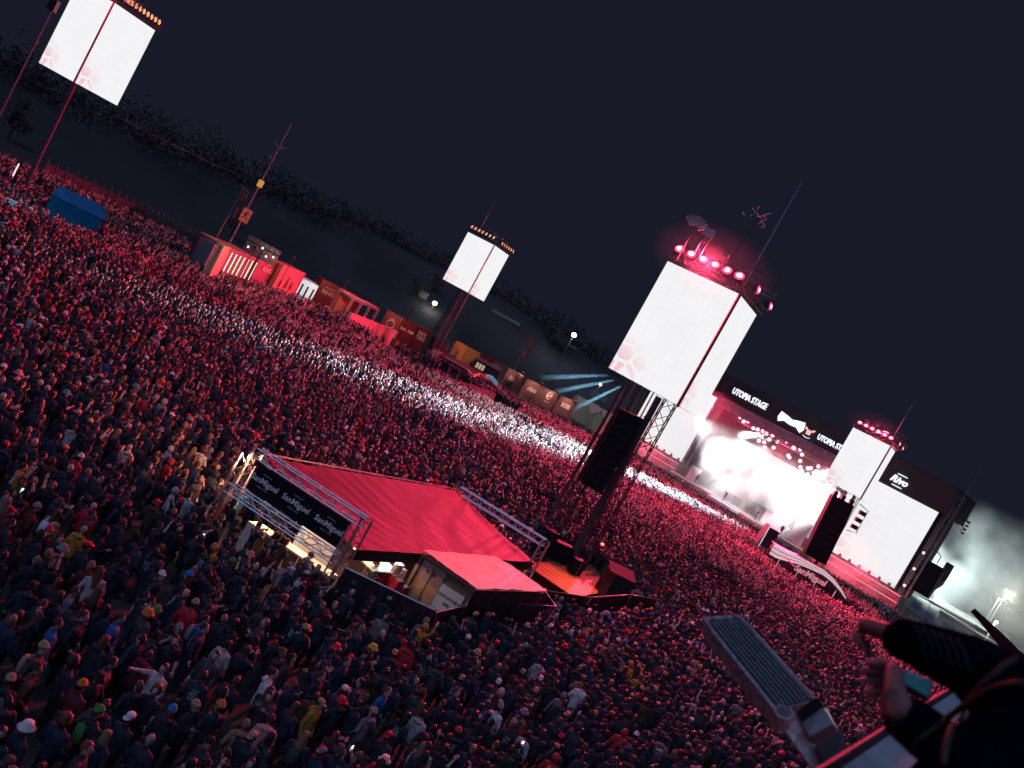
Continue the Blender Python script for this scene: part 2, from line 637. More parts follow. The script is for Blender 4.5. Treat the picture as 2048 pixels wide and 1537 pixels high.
def person_body(name, pose, bulk=1.0, sleeve='long', jacket=True, tris=2600):
    mb = MB()
    segs = []       # a, b, ra, rb, label
    b = bulk
    hem = 0.80 if jacket else 0.86
    mb.rings([((0, 0, hem), .165 * b, .125 * b), ((0, 0, .95), .172 * b, .13 * b), ((0, 0, 1.08), .160 * b, .122 * b), ((0, .0, 1.22), .175 * b, .128 * b),
              ((0, -.005, 1.34), .192 * b, .13 * b), ((0, -.005, 1.42), .165, .108), ((0, 0, 1.475), .085, .075)], 14)
    segs += [((0, 0, hem), (0, 0, 1.42), .16, .15, 1), ((0, 0, 1.42), (0, 0, 1.47), .1, .08, 1)]
    mb.tube([(0, -.005, 1.44), (0, .012, 1.60)], [.06, .055], 10)
    segs.append(((0, 0, 1.50), (0, .012, 1.60), .055, .055, 0))
    mb.ell((0, .012, 1.665), (.078, .098, .115), 14, 10)
    mb.ell((0, .052, 1.605), (.058, .060, .058), 10, 8)
    mb.tube([(0, .10, 1.672), (0, .132, 1.640)], [.010, .016], 6)
    for sx in (-1, 1):
        mb.ell((sx * .080, .008, 1.655), (.014, .026, .034), 6, 5)
    segs.append(((0, .02, 1.60), (0, .015, 1.70), .1, .1, 0))
    hands = []
    for (el, wr), sx in zip(POSES[pose], (1, -1)):
        sh = V((sx * .182, -.005, 1.395))
        el, wr = V(el), V(wr)
        mb.tube([sh - V((sx * .07, 0, 0)), sh, sh.lerp(el, .5), el], [.075 * b, .072 * b, .060 * b, .052 * b], 10)
        mb.ell(el, (.052 * b,) * 3, 8, 6)
        mb.tube([el, el.lerp(wr, .4), wr], [.052 * b, .047 * b, .036 * (b if sleeve == 'long' else 1)], 10)
        segs.append((tuple(sh), tuple(el), .065, .05, 1))
        segs.append((tuple(el), tuple(wr), .05, .036, 1 if sleeve == 'long' else 0))
        hands.append((wr, (wr - el).normalized(), sx))
    for sx in (-1, 1):
        hip, kn, an = V((sx * .09, 0, .90)), V((sx * .11, .025, .49)), V((sx * .12, -.015, .10))
        mb.tube([hip, hip.lerp(kn, .5), kn], [.10, .085, .066], 10)
        mb.tube([kn, kn.lerp(an, .35) + V((0, -.015, 0)), an], [.066, .064, .05], 10)
        mb.tube([an + V((0, -.03, -.045)), an + V((0, .07, -.05)), an + V((sx * .01, .16, -.065))], [.048, .05, .035], 8)
        segs += [(tuple(hip), tuple(kn), .09, .066, 2), (tuple(kn), tuple(an), .066, .05, 2), (tuple(an + V((0, -.02, -.05))), tuple(an + V((0, .15, -.06))), .045, .04, 3)]
    me = evaluate(mb, [('REMESH', dict(mode='VOXEL', voxel_size=0.021)), ('SMOOTH', dict(factor=0.5, iterations=2))], name)
    n0 = len(me.polygons) * 2
    if n0 > tris:
        t = MB()
        t.v = [v.co.copy() for v in me.vertices]
        t.f = [tuple(p.vertices) for p in me.polygons]
        t.m = [0] * len(t.f)
        bpy.data.meshes.remove(me)
        me = evaluate(t, [('DECIMATE', dict(ratio=tris / n0))], name)
    out = MB()
    out.v = [v.co.copy() for v in me.vertices]
    out.f = [tuple(p.vertices) for p in me.polygons]
    cen = np.array([p.center for p in me.polygons])
    best = np.full(len(cen), 1e9)
    lab = np.zeros(len(cen), int)
    for a, c, ra, rb, l in segs:
        a, c = np.array(a), np.array(c)
        ab = c - a
        t = np.clip(((cen - a) @ ab) / (ab @ ab), 0, 1)
        dd = np.linalg.norm(cen - (a + t[:, None] * ab), axis=1) - (ra + (rb - ra) * t)
        k = dd < best
        best[k] = dd[k]
        lab[k] = l
    out.m = [int(x) for x in lab]
    bpy.data.meshes.remove(me)
    for wr, d, sx in hands:
        add_hand(out, wr - d * .01, d, -sx, .6, 1.0)
    for sx in (-1, 1):
        out.ell((sx * .032, .098, 1.672), (.013, .008, .008), 6, 4, 4)
    out.box((0, .112, 1.600), (.042, .01, .010), mi=5)
    r = out.mesh(name, BODYM, smooth=True)
    return r


def jitter(mb, a, seed=0, freq=25):
    for i, p in enumerate(mb.v):
        q = mnoise.noise_vector(p * freq + V((seed * 7.1, seed * 3.3, 0)))
        mb.v[i] = p + q * a


def cull(mb, test):
    keep = [k for k, f in enumerate(mb.f) if test(sum((mb.v[i] for i in f), V()) / len(f))]
    mb.f = [mb.f[k] for k in keep]
    mb.m = [mb.m[k] for k in keep]


def gear(kind):
    """headwear and hair meshes in body coordinates; returns list of (part name, MB, materials)"""
    P = []
    hair = MB()
    if kind in ('short', 'long', 'bun', 'cap', 'cap_back', 'beanie', 'bucket', 'long_beanie'):
        hair.ell((0, .004, 1.675), (.089, .110, .124), 14, 10)
        cull(hair, lambda c: not (c.y > .045 and c.z < 1.735) and not (c.z < 1.665 and c.y > -.02) and c.z > 1.585)
        jitter(hair, .014, 1, 45)
        jitter(hair, .012, 2, 18)
    if kind in ('long', 'long_beanie'):
        n0 = len(hair.v)
        vs, fs = [], []
        for j, (z, rx, yb, yf) in enumerate(((1.74, .088, -.085, .02), (1.66, .096, -.108, .03), (1.56, .108, -.115, .035), (1.46, .118, -.132, .02), (1.36, .112, -.145, -.02), (1.27, .085, -.150, -.08))):
            for k in range(11):
                t = math.pi * k / 10
                yy = yf + (yb - yf) * math.sin(t)
                vs.append((rx * math.cos(t) + random.uniform(-.006, .006), yy + random.uniform(-.008, .008), z + random.uniform(-.01, .01)))
        for j in range(5):
            for k in range(10):
                fs.append((j * 11 + k, j * 11 + k + 1, (j + 1) * 11 + k + 1, (j + 1) * 11 + k))
        hair.add(vs, fs)
    if kind == 'bun':
        hair.ell((0, -.10, 1.745), (.045, .045, .042), 8, 6)
        hair.tube([(0, -.09, 1.70), (0, -.145, 1.63), (0, -.15, 1.50), (0, -.14, 1.42)], [.03, .036, .03, .01], 7)
    if kind == 'curly':
        hair.ell((0, -.02, 1.685), (.135, .135, .145), 16, 11)
        cull(hair, lambda c: not (c.y > .06 and c.z < 1.74) and c.z > 1.55)
        jitter(hair, .035, 3, 18)
    if hair.v:
        P.append(('hair', hair, m_hair))
    hat = MB()
    if kind in ('beanie', 'long_beanie'):
        hat.rings([((0, .004, 1.690), .094, .116), ((0, .004, 1.735), .098, .120), ((0, .004, 1.737), .091, .112), ((0, 0, 1.785), .078, .095), ((0, -.01, 1.82), .045, .055), ((0, -.015, 1.835), .015, .02)], 14)
        jitter(hat, .006, 4)
    if kind in ('cap', 'cap_back'):
        hat.rings([((0, .004, 1.715), .091, .113), ((0, .004, 1.755), .088, .109), ((0, 0, 1.79), .066, .082), ((0, 0, 1.805), .02, .025)], 14)
        s = 1 if kind == 'cap' else -1
        vs = []
        for k in range(7):
            t = math.pi * (k / 6)
            vs.append((.085 * math.cos(t), s * (.06 + .04 * math.sin(t)), 1.724))
            vs.append((.080 * math.cos(t), s * (.07 + .125 * math.sin(t)), 1.708))
        vs2 = [(x, y, z - .008) for x, y, z in vs]
        fs = []
        for k in range(6):
            fs.append((2 * k, 2 * k + 1, 2 * k + 3, 2 * k + 2))
            fs.append((14 + 2 * k, 14 + 2 * k + 2, 14 + 2 * k + 3, 14 + 2 * k + 1))
            fs.append((2 * k + 1, 14 + 2 * k + 1, 14 + 2 * k + 3, 2 * k + 3))
        hat.add(vs + vs2, fs)
    if kind == 'bucket':
        hat.rings([((0, .004, 1.665), .155, .168), ((0, .004, 1.673), .155, .168), ((0, .004, 1.715), .098, .120), ((0, .004, 1.785), .082, .100), ((0, 0, 1.80), .05, .06)], 16)
        jitter(hat, .008, 5, 12)
    if kind == 'hood':
        hat.ell((0, -.012, 1.665), (.118, .128, .150), 14, 10)
        cull(hat, lambda c: c.y < .055 or c.z > 1.765)
        jitter(hat, .014, 6, 14)
        P.append(('hood', hat, m_top))
    elif hat.v:
        P.append(('hat', hat, m_hat))
    return P


def hood_down():
    h = MB()
    h.ell((0, -.105, 1.465), (.135, .075, .075), 12, 8)
    h.tube([(-.12, -.06, 1.47), (-.105, .03, 1.455), (-.05, .09, 1.42)], [.04, .032, .015], 7)
    h.tube([(.12, -.06, 1.47), (.105, .03, 1.455), (.05, .09, 1.42)], [.04, .032, .015], 7)
    jitter(h, .012, 8, 12)
    return h


def backpack():
    h = MB()
    h.rings([((0, -.20, 1.03), .12, .06), ((0, -.21, 1.08), .14, .085), ((0, -.21, 1.25), .14, .085), ((0, -.20, 1.38), .12, .07), ((0, -.19, 1.42), .06, .04)], 12)
    for sx in (-1, 1):
        h.tube([(sx * .10, -.15, 1.40), (sx * .11, -.02, 1.455), (sx * .12, .125, 1.36), (sx * .13, .13, 1.2), (sx * .15, .0, 1.08)], .022, 5)
    return h


def back_print(seed, b):
    r = random.Random(seed)
    h = MB()

    def pt(x, z):
        rx = .19 * b
        return V((x, -(.131 * b) * math.sqrt(max(0.05, 1 - (x / rx) ** 2)) - .012, z))
    z = 1.36
    while z > 1.12:
        hh = r.choice((.016, .022, .035, .05))
        x = -.11 * r.uniform(.5, 1)
        xe = .11 * r.uniform(.5, 1)
        while x < xe:
            w = r.uniform(.012, .035)
            if r.random() < .72:
                j = r.uniform(-.01, .01)
                q = [pt(x, z + j), pt(x + w * .7, z + j), pt(x + w * .75, z - hh * .8 + j), pt(x + .004, z - hh * .8 + j)]
                h.slab(q, .003)
            x += w
        z -= hh + r.uniform(.004, .012)
    return h


BODY = {}
for key, (pose, bulk, sleeve, jacket) in {
    'stand_jacket': ('stand', 1.12, 'long', True), 'pockets_jacket': ('pockets', 1.14, 'long', True), 'drink_jacket': ('drink', 1.10, 'long', True),
    'phone_jacket': ('phone', 1.10, 'long', True), 'arm_up_jacket': ('arm_up', 1.08, 'long', True), 'both_up_shirt': ('both_up', 1.0, 'short', False),
    'folded_jacket': ('folded', 1.12, 'long', True), 'point_jacket': ('point', 1.10, 'long', True), 'stand_shirt': ('stand', 1.0, 'short', False),
    'drink_shirt': ('drink', 1.0, 'short', False), 'phone_shirt': ('phone', 0.98, 'short', False), 'arm_up_shirt': ('arm_up', .98, 'short', False),
}.items():
    BODY[key] = (person_body('body_' + key, pose, bulk, sleeve, jacket), bulk)
GEAR = {}
for k in ('short', 'long', 'bun', 'curly', 'beanie', 'long_beanie', 'cap', 'cap_back', 'bucket', 'hood', 'bald'):
    GEAR[k] = [(n, b.mesh(n, mm, smooth=True)) for n, b, mm in gear(k)]
HOOD = hood_down().mesh('hood', m_top, smooth=True)
PACK = backpack().mesh('backpack', m_hat, smooth=True)
PRINTS = [back_print(i, 1.12).mesh('back_print', m_backprint) for i in range(6)]

SKINS = [(.44, .31, .26), (.48, .35, .30), (.38, .26, .21), (.46, .33, .28), (.24, .15, .11)]
HAIRS = {'dark': (.016, .012, .012), 'brown': (.038, .022, .016), 'light brown': (.075, .046, .03), 'blonde': (.20, .13, .075), 'reddish': (.12, .04, .02), 'black': (.009, .009, .011)}
TOPS = {'black': (.020, .026, .040), 'dark navy': (.018, .030, .058), 'charcoal': (.034, .040, .052), 'dark grey': (.055, .055, .06), 'grey': (.16, .16, .165), 'brown': (.07, .042, .03),
        'olive': (.05, .05, .025), 'maroon': (.11, .015, .022), 'red': (.45, .025, .035), 'blue': (.015, .10, .26), 'pale grey': (.36, .35, .35), 'tan': (.22, .14, .08), 'mustard': (.40, .20, .03),
        'pink': (.50, .24, .24), 'dark green': (.015, .045, .03), 'white': (.55, .54, .53)}
TOPW = [52, 18, 14, 5, 2.2, 2.5, 1, 2.5, 1.6, .7, 1.3, .9, .35, .6, 1, .5]
HATS = {'black': (.012, .012, .015), 'dark grey': (.05, .05, .055), 'grey': (.20, .20, .21), 'white': (.62, .61, .60), 'red': (.55, .025, .045), 'tan': (.38, .24, .13), 'green': (.06, .22, .05),
        'blue': (.02, .18, .42), 'orange': (.55, .17, .03), 'teal': (.04, .30, .32), 'pink': (.6, .2, .25), 'yellow': (.55, .38, .05)}
HATW = [30, 14, 12, 7, 11, 7, 1, 1.2, 1.6, 1.2, 4, .6]
LEGS = {'black': (.012, .012, .015), 'denim': (.03, .045, .085), 'grey': (.07, .07, .075), 'beige': (.2, .15, .1)}


def random_look():
    d = {}
    d['body'] = random.choices(list(BODY), [24, 22, 4, 3, 1, .6, 8, .3, 6, 1.5, 1.5, .7])[0]
    d['gear'] = random.choices(list(GEAR), [40, 17, 7, 4, 9, 3, 8, 4, 4.5, 5, 2])[0]
    d['top'] = random.choices(list(TOPS), TOPW)[0]
    d['hat'] = random.choices(list(HATS), HATW)[0]
    d['hair'] = random.choices(list(HAIRS), [30, 28, 14, 12, 4, 12])[0]
    d['leg'] = random.choices(list(LEGS), [6, 4, 1, .6])[0]
    d['skin'] = random.choices(SKINS, [4, 4, 3, 4, .6])[0]
    d['h'] = random.gauss(1.0, .035)
    return d


# ------------------------------------------------------------------ where the crowd stands
STAGE = V((42.6, 158.0, 0))
FIELD = [(-9, 13.5), (-14, 17), (-30, 34), (-60, 66), (-57, 100), (-46, 111), (-39, 105), (-33, 104), (-28, 119.5), (-20, 131), (-10.5, 148), (-1.5, 150.5), (8.5, 153.5), (13, 161), (26.5, 166.5), (36, 159.5),
         (57, 146), (66, 136.5), (77, 131), (74, 105), (48, 60), (26, 33), (16, 26), (4, 13.5)]


def inside(p, poly):
    x, y = p
    c = False
    n = len(poly)
    for i in range(n):
        x1, y1 = poly[i]
        x2, y2 = poly[i - 1]
        if (y1 > y) != (y2 > y) and x < (x2 - x1) * (y - y1) / (y2 - y1) + x1:
            c = not c
    return c


def gp(px, py, z=0.0):
    p = G(px, py, z)
    return (p.x, p.y)


A = G(515, 905, 3.6)
A1 = G(731, 1046, 3.6)
B = G(919, 980, 3.6)
B1 = G(1090, 1087, 3.6)
T_X = V((-6.8, 31.7, 0))        # bar tent corner (left front), set below
KEEP_OUT = []       # polygons nobody stands in
HOLES = []          # (x, y, r): loose spots

# ------------------------------------------------------------------ screen towers
smoke_late = []


def lamp_bar(parent, Mw, x, y, z, w, bright, rz=0.0, name='flood_lamp'):
    """one flood lamp: housing with a glowing lens; Mw maps tower-local to world"""
    h = MB().box((0, 0, 0), (w, .30, .46))
    h.box((0, .10, -.24), (w * .5, .05, .2))
    rot = Matrix.Rotation(rz, 4, 'Z')
    M = Mw @ Matrix.Translation((x, y, z)) @ rot @ Matrix.Rotation(R(-14), 4, 'X')
    h.v = [M @ p for p in h.v]
    o = h.build(name, m_dark, parent)
    l = MB()
    l.ell((0, -.15, 0), (w * .47, .08, .25), 12, 8)
    l.v = [M @ p for p in l.v]
    l.build('lens', m_lampr if bright else m_lampy, o)
    if bright:
        c = MB()  # pale blown-out centre and red halo put into two lens colours
        c.ell((0, -.19, 0), (w * .32, .075, .16), 12, 8)
        c.v = [M @ p for p in c.v]
        c.build('lens_glare_core', m_lampc, o)
    return o


def tower(seam, ang, z0, z1, w, label, lamps_left, lamps_right, bright, mast, power, aim, antenna):
    root = thing('screen_tower', (seam[0], seam[1], 0), label, 'screen tower', 'video screen towers standing in the crowd', rz=-R(ang))
    Mw = WM(root)

    def T(x, y, z):
        return Mw @ V((x, y, z))
    e = .03
    # black box body behind the faces
    body = MB()
    body.slab([T(-w, w, z1), T(-w, .12, z1), T(-.12, .12, z1), T(-.12, w, z1)], z1 - z0)
    body.build('screen_frame', m_dark, root)
    uv_quad('screen_face', [T(-w, .09, z0), T(-.14, .09, z0), T(-.14, .09, z1), T(-w, .09, z1)], m_scr, root)
    uv_quad('screen_face', [T(-.09, .14, z0), T(-.09, w, z0), T(-.09, w, z1), T(-.09, .14, z1)], m_scr, root)
    s = MB()
    s.tube([T(-.02, .02, z0 - .1), T(-.02, .02, z1 + .1)], .10, 6)
    s.build('corner_post', mat('corner_post_red', (.14, .02, .035), .5), root)
    # top rig
    rig = MB()
    rig.truss(T(-w, -.05, z1 + .35), T(.3, -.05, z1 + .35), .35, .03, .018)
    rig.truss(T(.05, 0, z1 + .35), T(.05, w + .2, z1 + .35), .35, .03, .018)
    rig.truss(T(-w, w, z1 + .35), T(0, w, z1 + .35), .35, .03, .018)
    rig.truss(T(-w, 0, z1 + .35), T(-w, w, z1 + .35), .35, .03, .018)
    rig.truss(T(-w * .8, w * .45, z1 + 1.5), T(.6, w * .45, z1 + 1.5), .4, .03, .018)
    for x in (-w * .75, -w * .4, -.3):
        rig.tube([T(x, w * .45, z1 + .3), T(x, w * .45, z1 + 1.5)], .04, 5)
    rig.truss(T(-.4, 1.2, z1 + .9), T(1.7, 1.2, z1 + .9), .3, .025, .015)
    rig.truss(T(-.4, .4, z1 + 1.9), T(1.4, .4, z1 + 1.9), .3, .025, .015)
    rig.build('top_truss', m_steel, root)
    rr = random.Random(int(seam[0] * 10))
    fx = MB()
    for k in range(9):
        x = -w * rr.uniform(.05, .95)
        y = w * rr.uniform(.1, .6)
        zz = z1 + rr.uniform(.9, 1.9)
        fx.box(T(x, y, zz), (rr.uniform(.2, .5), rr.uniform(.2, .5), rr.uniform(.2, .4)), rr.uniform(0, 3))
        fx.tube([T(x, y, zz), T(x + .1, y, z1 + .4)], .03, 4)
    fx.build('rigging', m_grey, root)['kind'] = 'stuff'
    for k in range(lamps_left):
        lamp_bar(root, Mw, -w + .55 + (w - 1.0) * k / max(1, lamps_left - 1), -.35, z1 + .85, .68 if bright else .34, bright)
    for k in range(lamps_right):
        lamp_bar(root, Mw, .45, .7 + (w - 1.3) * k / max(1, lamps_right - 1), z1 + .75, .62 if bright else .34, bright, rz=R(90))
    a = MB()
    ax = T(*antenna[0])
    a.tube([ax, ax + V((0, 0, antenna[1] * .6)), ax + V((0, 0, antenna[1]))], [.05, .035, .012], 5)
    a.build('antenna', m_alu, root)
    # mast
    for kind, p0, p1, r in mast:
        mm = MB()
        if kind == 'pole':
            mm.tube([p0, p1], r, 12)
            for k in range(5):
                q = V(p0).lerp(V(p1), .12 + .19 * k)
                mm.tube([q - V((0, 0, .05)), q + V((0, 0, .05))], r * 1.25, 12)
            mm.build('mast_pole', mat('mast_pole_paint', (.045, .045, .055), .8), root)
        else:
            mm.truss(p0, p1, r, .045, .022, step=r * .95)
            mm.build('mast_truss', mat('mast_dark_steel', (.045, .04, .045), .5, .3), root)
    if bright:
        hz_ = smoke_late.append((T(-w * .45, -.6, z1 + .9), (4.2, 2.2, 2.4), -R(ang), label, .035 * min(1, 26000 / power)))
    for t in aim:
        spot('red_flood', T(-w * .45, -.9, z1 + .9), t, power, RED, 125, .5, .8, root)
    return root, T


def cab(root, quad_front, depth, name, m, parts=0):
    """hanging loudspeaker column: boxes stacked, from a front quad (world, lower-left, lower-right, upper-right, upper-left)"""
    a, b, c, d = [V(q) for q in quad_front]
    n = (b - a).cross(d - a).normalized()
    first = MB().slab([a, b, c, d], depth)
    o = first.build(name, m, root)
    for k in range(parts):
        t = (k + 1) / (parts + 1)
        p, q = a.lerp(d, t), b.lerp(c, t)
        g_ = MB()
        up = (d - a).normalized() * .025
        g_.slab([p - up + n * .012, q - up + n * .012, q + up + n * .012, p + up + n * .012], .02)
        g_.build('cabinet_joint', m_dark, o)
    return o


n_root, nT = tower((9.38, 54.3), 28, 12.4, 20.0, 5.2, 'largest video screen tower in the middle of the crowd, red floods glowing on top', 6, 2, True,
                   [('pole', (8.3, 54.3, 0), (8.15, 54.3, 12.3), .21), ('truss', (9.0, 55.0, .4), (9.0, 55.0, 12.4), .75), ('truss', (6.6, 54.6, .4), (6.6, 54.6, 12.4), .6),
                    ('pole', (6.05, 55.3, 0), (6.05, 55.3, 12.3), .10)],
                   20000, [(-6, 22, 0), (16, 26, 0)], ((-.2, .3, 20.6), 7.0))
hang = thing('loudspeaker_array', (7.1, 53.4, 5.6), 'black loudspeaker column hanging on the largest screen tower', 'loudspeaker')
cab(hang, [(6.35, 53.3, 5.65), (7.85, 53.3, 5.55), (7.85, 53.3, 10.7), (6.35, 53.3, 10.6)], 1.1, 'cabinet', m_black, 9)
hx = MB()
for x in (6.5, 7.7):
    hx.tube([(x, 53.9, 10.6), (x, 54.2, 12.4)], .05, 5)
hx.build('hoist_chain', m_steel, hang)
# fan-shaped and clustered gear on the largest tower
ft = thing('lamp_fan', D(1385, 446, 54.3), 'small fan of lamps on top of the largest screen tower', 'lamp fan')
c0 = D(1385, 462, 54.3)
fm = MB()
for k in range(9):
    t = R(-52 + 13 * k)
    fm.tube([c0 + V((math.sin(t) * .35, 0, math.cos(t) * .35)), c0 + V((math.sin(t) * .95, 0, math.cos(t) * .95))], .055, 6)
fm.build('lamp_tube', mat('pale_lamp_body', (.5, .42, .42), .5), ft)
st = MB().tube([c0 - V((0, 0, 2.0)), c0 + V((0, 0, .35))], .05, 6)
st.build('stand', m_steel, ft)
ct = thing('camera_crane_head', D(1515, 436, 54.3), 'cluster of small lamps on a stalk above the largest screen tower', 'lamp cluster')
cm_ = MB()
rr = random.Random(3)
c0 = D(1515, 436, 54.3)
for k in range(16):
    p = c0 + V((rr.uniform(-.75, .75), rr.uniform(-.4, .4), rr.uniform(-.42, .42)))
    cm_.tube([p, p + V((rr.uniform(-.25, .25), rr.uniform(-.1, .1), rr.uniform(.1, .25)))], .05, 5)
cm_.build('lamp_body', MATS['pale_lamp_body'], ct)['kind'] = 'stuff'
cs = MB().tube([c0 - V((.25, 0, 3.6)), c0 - V((.1, 0, 1.5)), c0], .05, 5)
cs.tube([c0 - V((.8, 0, .45)), c0 + V((.8, 0, -.45))], .035, 5)
cs.build('stalk', m_steel, ct)
for k, px in enumerate((1413, 1424)):
    bx = MB().box(D(px, 463 + 5 * k, 54.0), (.30, .3, .42))
    b_ = bx.build('control_box', mat('pale_lamp_body', (.5, .42, .42)))
    tag(b_, ('left' if k == 0 else 'right') + ' one of two pale boxes atop the largest screen tower', 'box', 'pale boxes on the tower')
    b2 = MB().tube([D(px, 463 + 5 * k, 54.0), D(px, 463 + 5 * k, 54.0) - V((0, 0, 1.6))], .04, 5)
    b2.build('bracket', m_steel, b_)

m_root, mT = tower((-12.0, 132.5), 26, 12.5, 20.45, 5.2, 'farther video screen tower with ladder mast beside the container row', 7, 6, False,
                   [('truss', (-12.4, 132.5, 0), (-12.4, 132.5, 12.5), .95), ('truss', (-14.2, 133.2, 0), (-13.2, 133.0, 12.5), .5), ('pole', (-13.0, 133.6, 0), (-12.7, 133.5, 12.5), .08)],
                   22000, [(-20, 90, 0)], ((-3.9, .6, 21.6), 5.2))
l_root, lT = tower((-47.2, 80.4), 21, 11.9, 19.8, 5.2, 'video screen tower on a thin mast in the upper left corner', 8, 9, False,
                   [('pole', (-47.0, 80.6, 0), (-47.2, 80.6, 11.9), .19)],
                   34000, [(-18, 48, 0)], ((-.2, .4, 20.4), 5.0))
r_root, rT = tower((46.0, 115.0), 31, 13.5, 21.2, 5.2, 'video screen tower standing before the right half of the stage', 6, 2, True,
                   [('pole', (45.2, 115.2, 0), (45.2, 115.2, 13.5), .16), ('truss', (43.6, 115.6, 0), (43.6, 115.6, 13.5), .7), ('truss', (46.3, 116.2, 0), (46.0, 116.2, 13.5), .6)],
                   320000, [(28, 56, 0)], ((-.4, .4, 22.4), 5.5))
hang2 = thing('loudspeaker_array', (44.2, 114.4, 4.2), 'black loudspeaker column hung on the screen tower before the stage', 'loudspeaker')
cab(hang2, [(43.0, 114.2, 4.0), (46.0, 114.0, 4.0), (45.4, 114.0, 12.3), (42.4, 114.2, 12.3)], 1.4, 'cabinet', m_black, 9)
h2 = MB()
for x in (42.8, 43.9, 45.1):
    h2.tube([(x, 114.9, 12.2), (x, 115.1, 13.6)], .06, 5)
    h2.box((x, 114.8, 12.6), (.5, .5, .6))
h2.build('hoist', m_dark, hang2)
rk = thing('lamp_rack', (47.2, 115.0, 11.0), 'small lamp rack on the side of the screen tower before the stage', 'lamp rack')
k_ = MB().tube([(46.2, 115, 12.9), (47.6, 115, 12.6), (47.7, 115, 9.4), (46.4, 115, 9.2)], .06, 5)
k_.build('frame', m_dark, rk)
for z in (10.0, 11.0, 12.0):
    MB().box((47.0, 114.8, z), (.8, .5, .55)).build('lamp_head', m_dark, rk)

# guyed thin mast at the left frame edge
gm = thing('guyed_mast', (-52.5, 78, 0), 'thin guyed mast at the left edge beside the corner screen', 'mast')
p_t = D(108, 12, 78)
gmb = MB().tube([(p_t.x, 78, 0), (p_t.x, 78, p_t.z + 2)], .085, 6)
gmb.tube([(p_t.x, 78, 13.2), (p_t.x, 78, 13.5)], .17, 6)
gmb.build('pole', m_steel, gm)
MB().box((p_t.x, 77.9, p_t.z), (.7, .5, 1.0)).build('lamp_head', m_dark, gm)

# orange timber platform at the foot of the largest tower
pl = [G(1048, 1126, .7), G(1150, 1196, .7), G(1222, 1180, .7), G(1180, 1120, .7)]
plat = thing('tower_platform', (8.4, 52, 0), 'orange lit timber platform at the foot of the largest screen tower', 'platform')
x_, n_, L_ = frame(pl[0], pl[1])
nb = 12
for k in range(nb):
    t0, t1 = k / nb, (k + 1) / nb - .006
    MB().slab([pl[0].lerp(pl[3], t0), pl[1].lerp(pl[2], t0), pl[1].lerp(pl[2], t1), pl[0].lerp(pl[3], t1)], .06).build('plank', m_wood, plat)
ul = MB()
for q in pl:
    ul.tube([(q.x, q.y, 0), (q.x, q.y, .64)], .06, 6)
ul.build('leg', m_steel, plat)
wl = thing('work_lamp', (8.9, 50.6, 2.6), 'warm work lamp over the orange timber platform', 'lamp')
MB().ell((8.9, 50.8, 3.4), (.12, .12, .09), 8, 6).build('lens', m_lampy, wl)
MB().tube([(8.6, 51.8, .7), (8.6, 51.8, 3.4), (8.9, 50.8, 3.48)], .03, 5).build('stand', m_steel, wl)
spot('work_light', (8.95, 50.7, 3.3), (8.9, 50.2, .7), 380, (1.0, .33, .10), 95, .5, .1, wl)
ctl = thing('control_desk', (8.0, 53.0, .7), 'dark equipment case heap under the largest screen tower', 'equipment')
for (dx, dy, sx, sy, sz) in ((-.6, 1.6, 1.2, .8, 1.1), (.5, .6, .7, .7, .9), (-1.6, 1.9, .9, .8, 1.4)):
    MB().box((8.0 + dx, 52.0 + dy, .76 + sz / 2), (sx, sy, sz), .3).build('case', m_black, ctl)
tn = thing('equipment_tent', (10.6, 51.4, 0), 'small dark tent with red canopy edge beside the orange platform', 'tent')
MB().box((10.9, 51.9, 1.1), (1.4, 1.4, 2.2), .35).build('wall', mat('dark_maroon_canvas', (.02, .012, .015), .9), tn)
MB().slab([(10.1, 51.0, 2.25), (11.8, 51.4, 2.25), (11.7, 53.0, 2.5), (10.0, 52.6, 2.5)], .06).build('roof', mat('pinkish_canvas', (.06, .025, .025), .9), tn)

# ------------------------------------------------------------------ bar tent
ZR = 3.6
tent = thing('bar_tent', (A1.x, A1.y, 0), 'open beer bar tent with long red canvas roof on aluminium truss frame', 'tent')
B_lo, A_lo = V((B1.x, B1.y, 2.55)), V((A1.x, A1.y, 2.55))
Ah, Bh = V((A.x, A.y, 3.55)), V((B.x, B.y, 3.55))
ax_ = (A1 - A).normalized()
lx_ = (B - A).normalized()
# roof membrane with lengthwise pulled folds
nu, nv = 150, 20
vs, fs = [], []
for i in range(nu + 1):
    for j in range(nv + 1):
        u, v = i / nu, j / nv
        p = (Ah + ax_ * .3).lerp(Bh, u).lerp((A_lo + lx_ * .2).lerp(B_lo, u), v)
        fold = (u * 14 - v * 3.0 + 1.1 * mnoise.noise(V((u * 5, v * 1.5, 3))))
        fr = fold - math.floor(fold)
        z = .085 * (1 - fr) ** 1.5 * max(0, 1 - u * 1.05) * (0.4 + .6 * math.sin(math.pi * min(1, v + .2)))
        z -= .18 * math.sin(math.pi * v) * (0.5 + .5 * math.sin(math.pi * u))
        vs.append(p + V((0, 0, z + .035 * mnoise.noise(p * .9) + .012 * mnoise.noise(p * 4.0))))
for i in range(nu):
    for j in range(nv):
        a = i * (nv + 1) + j
        fs.append((a, a + 1, a + nv + 2, a + nv + 1))
rf = MB()
rf.add(vs, fs)
roof = rf.build('roof', m_tent, tent, smooth=True)
rope = MB().tube([Ah + V((0, 0, .05)), Bh + V((0, 0, .05))], .035, 5)
rope.build('edge_rope', mat('pale_rope', (.5, .3, .26), .6), roof)
vl = MB()
vp = [A_lo.lerp(B_lo, t) for t in np.linspace(0.01, 1, 24)]
for i in range(23):
    a, b = vp[i], vp[i + 1]
    dz = V((0, 0, -.42 - .02 * math.sin(i)))
    vl.add([a, b, b + dz, a + dz], [(0, 1, 2, 3)])
vl.build('valance', m_valance, tent)


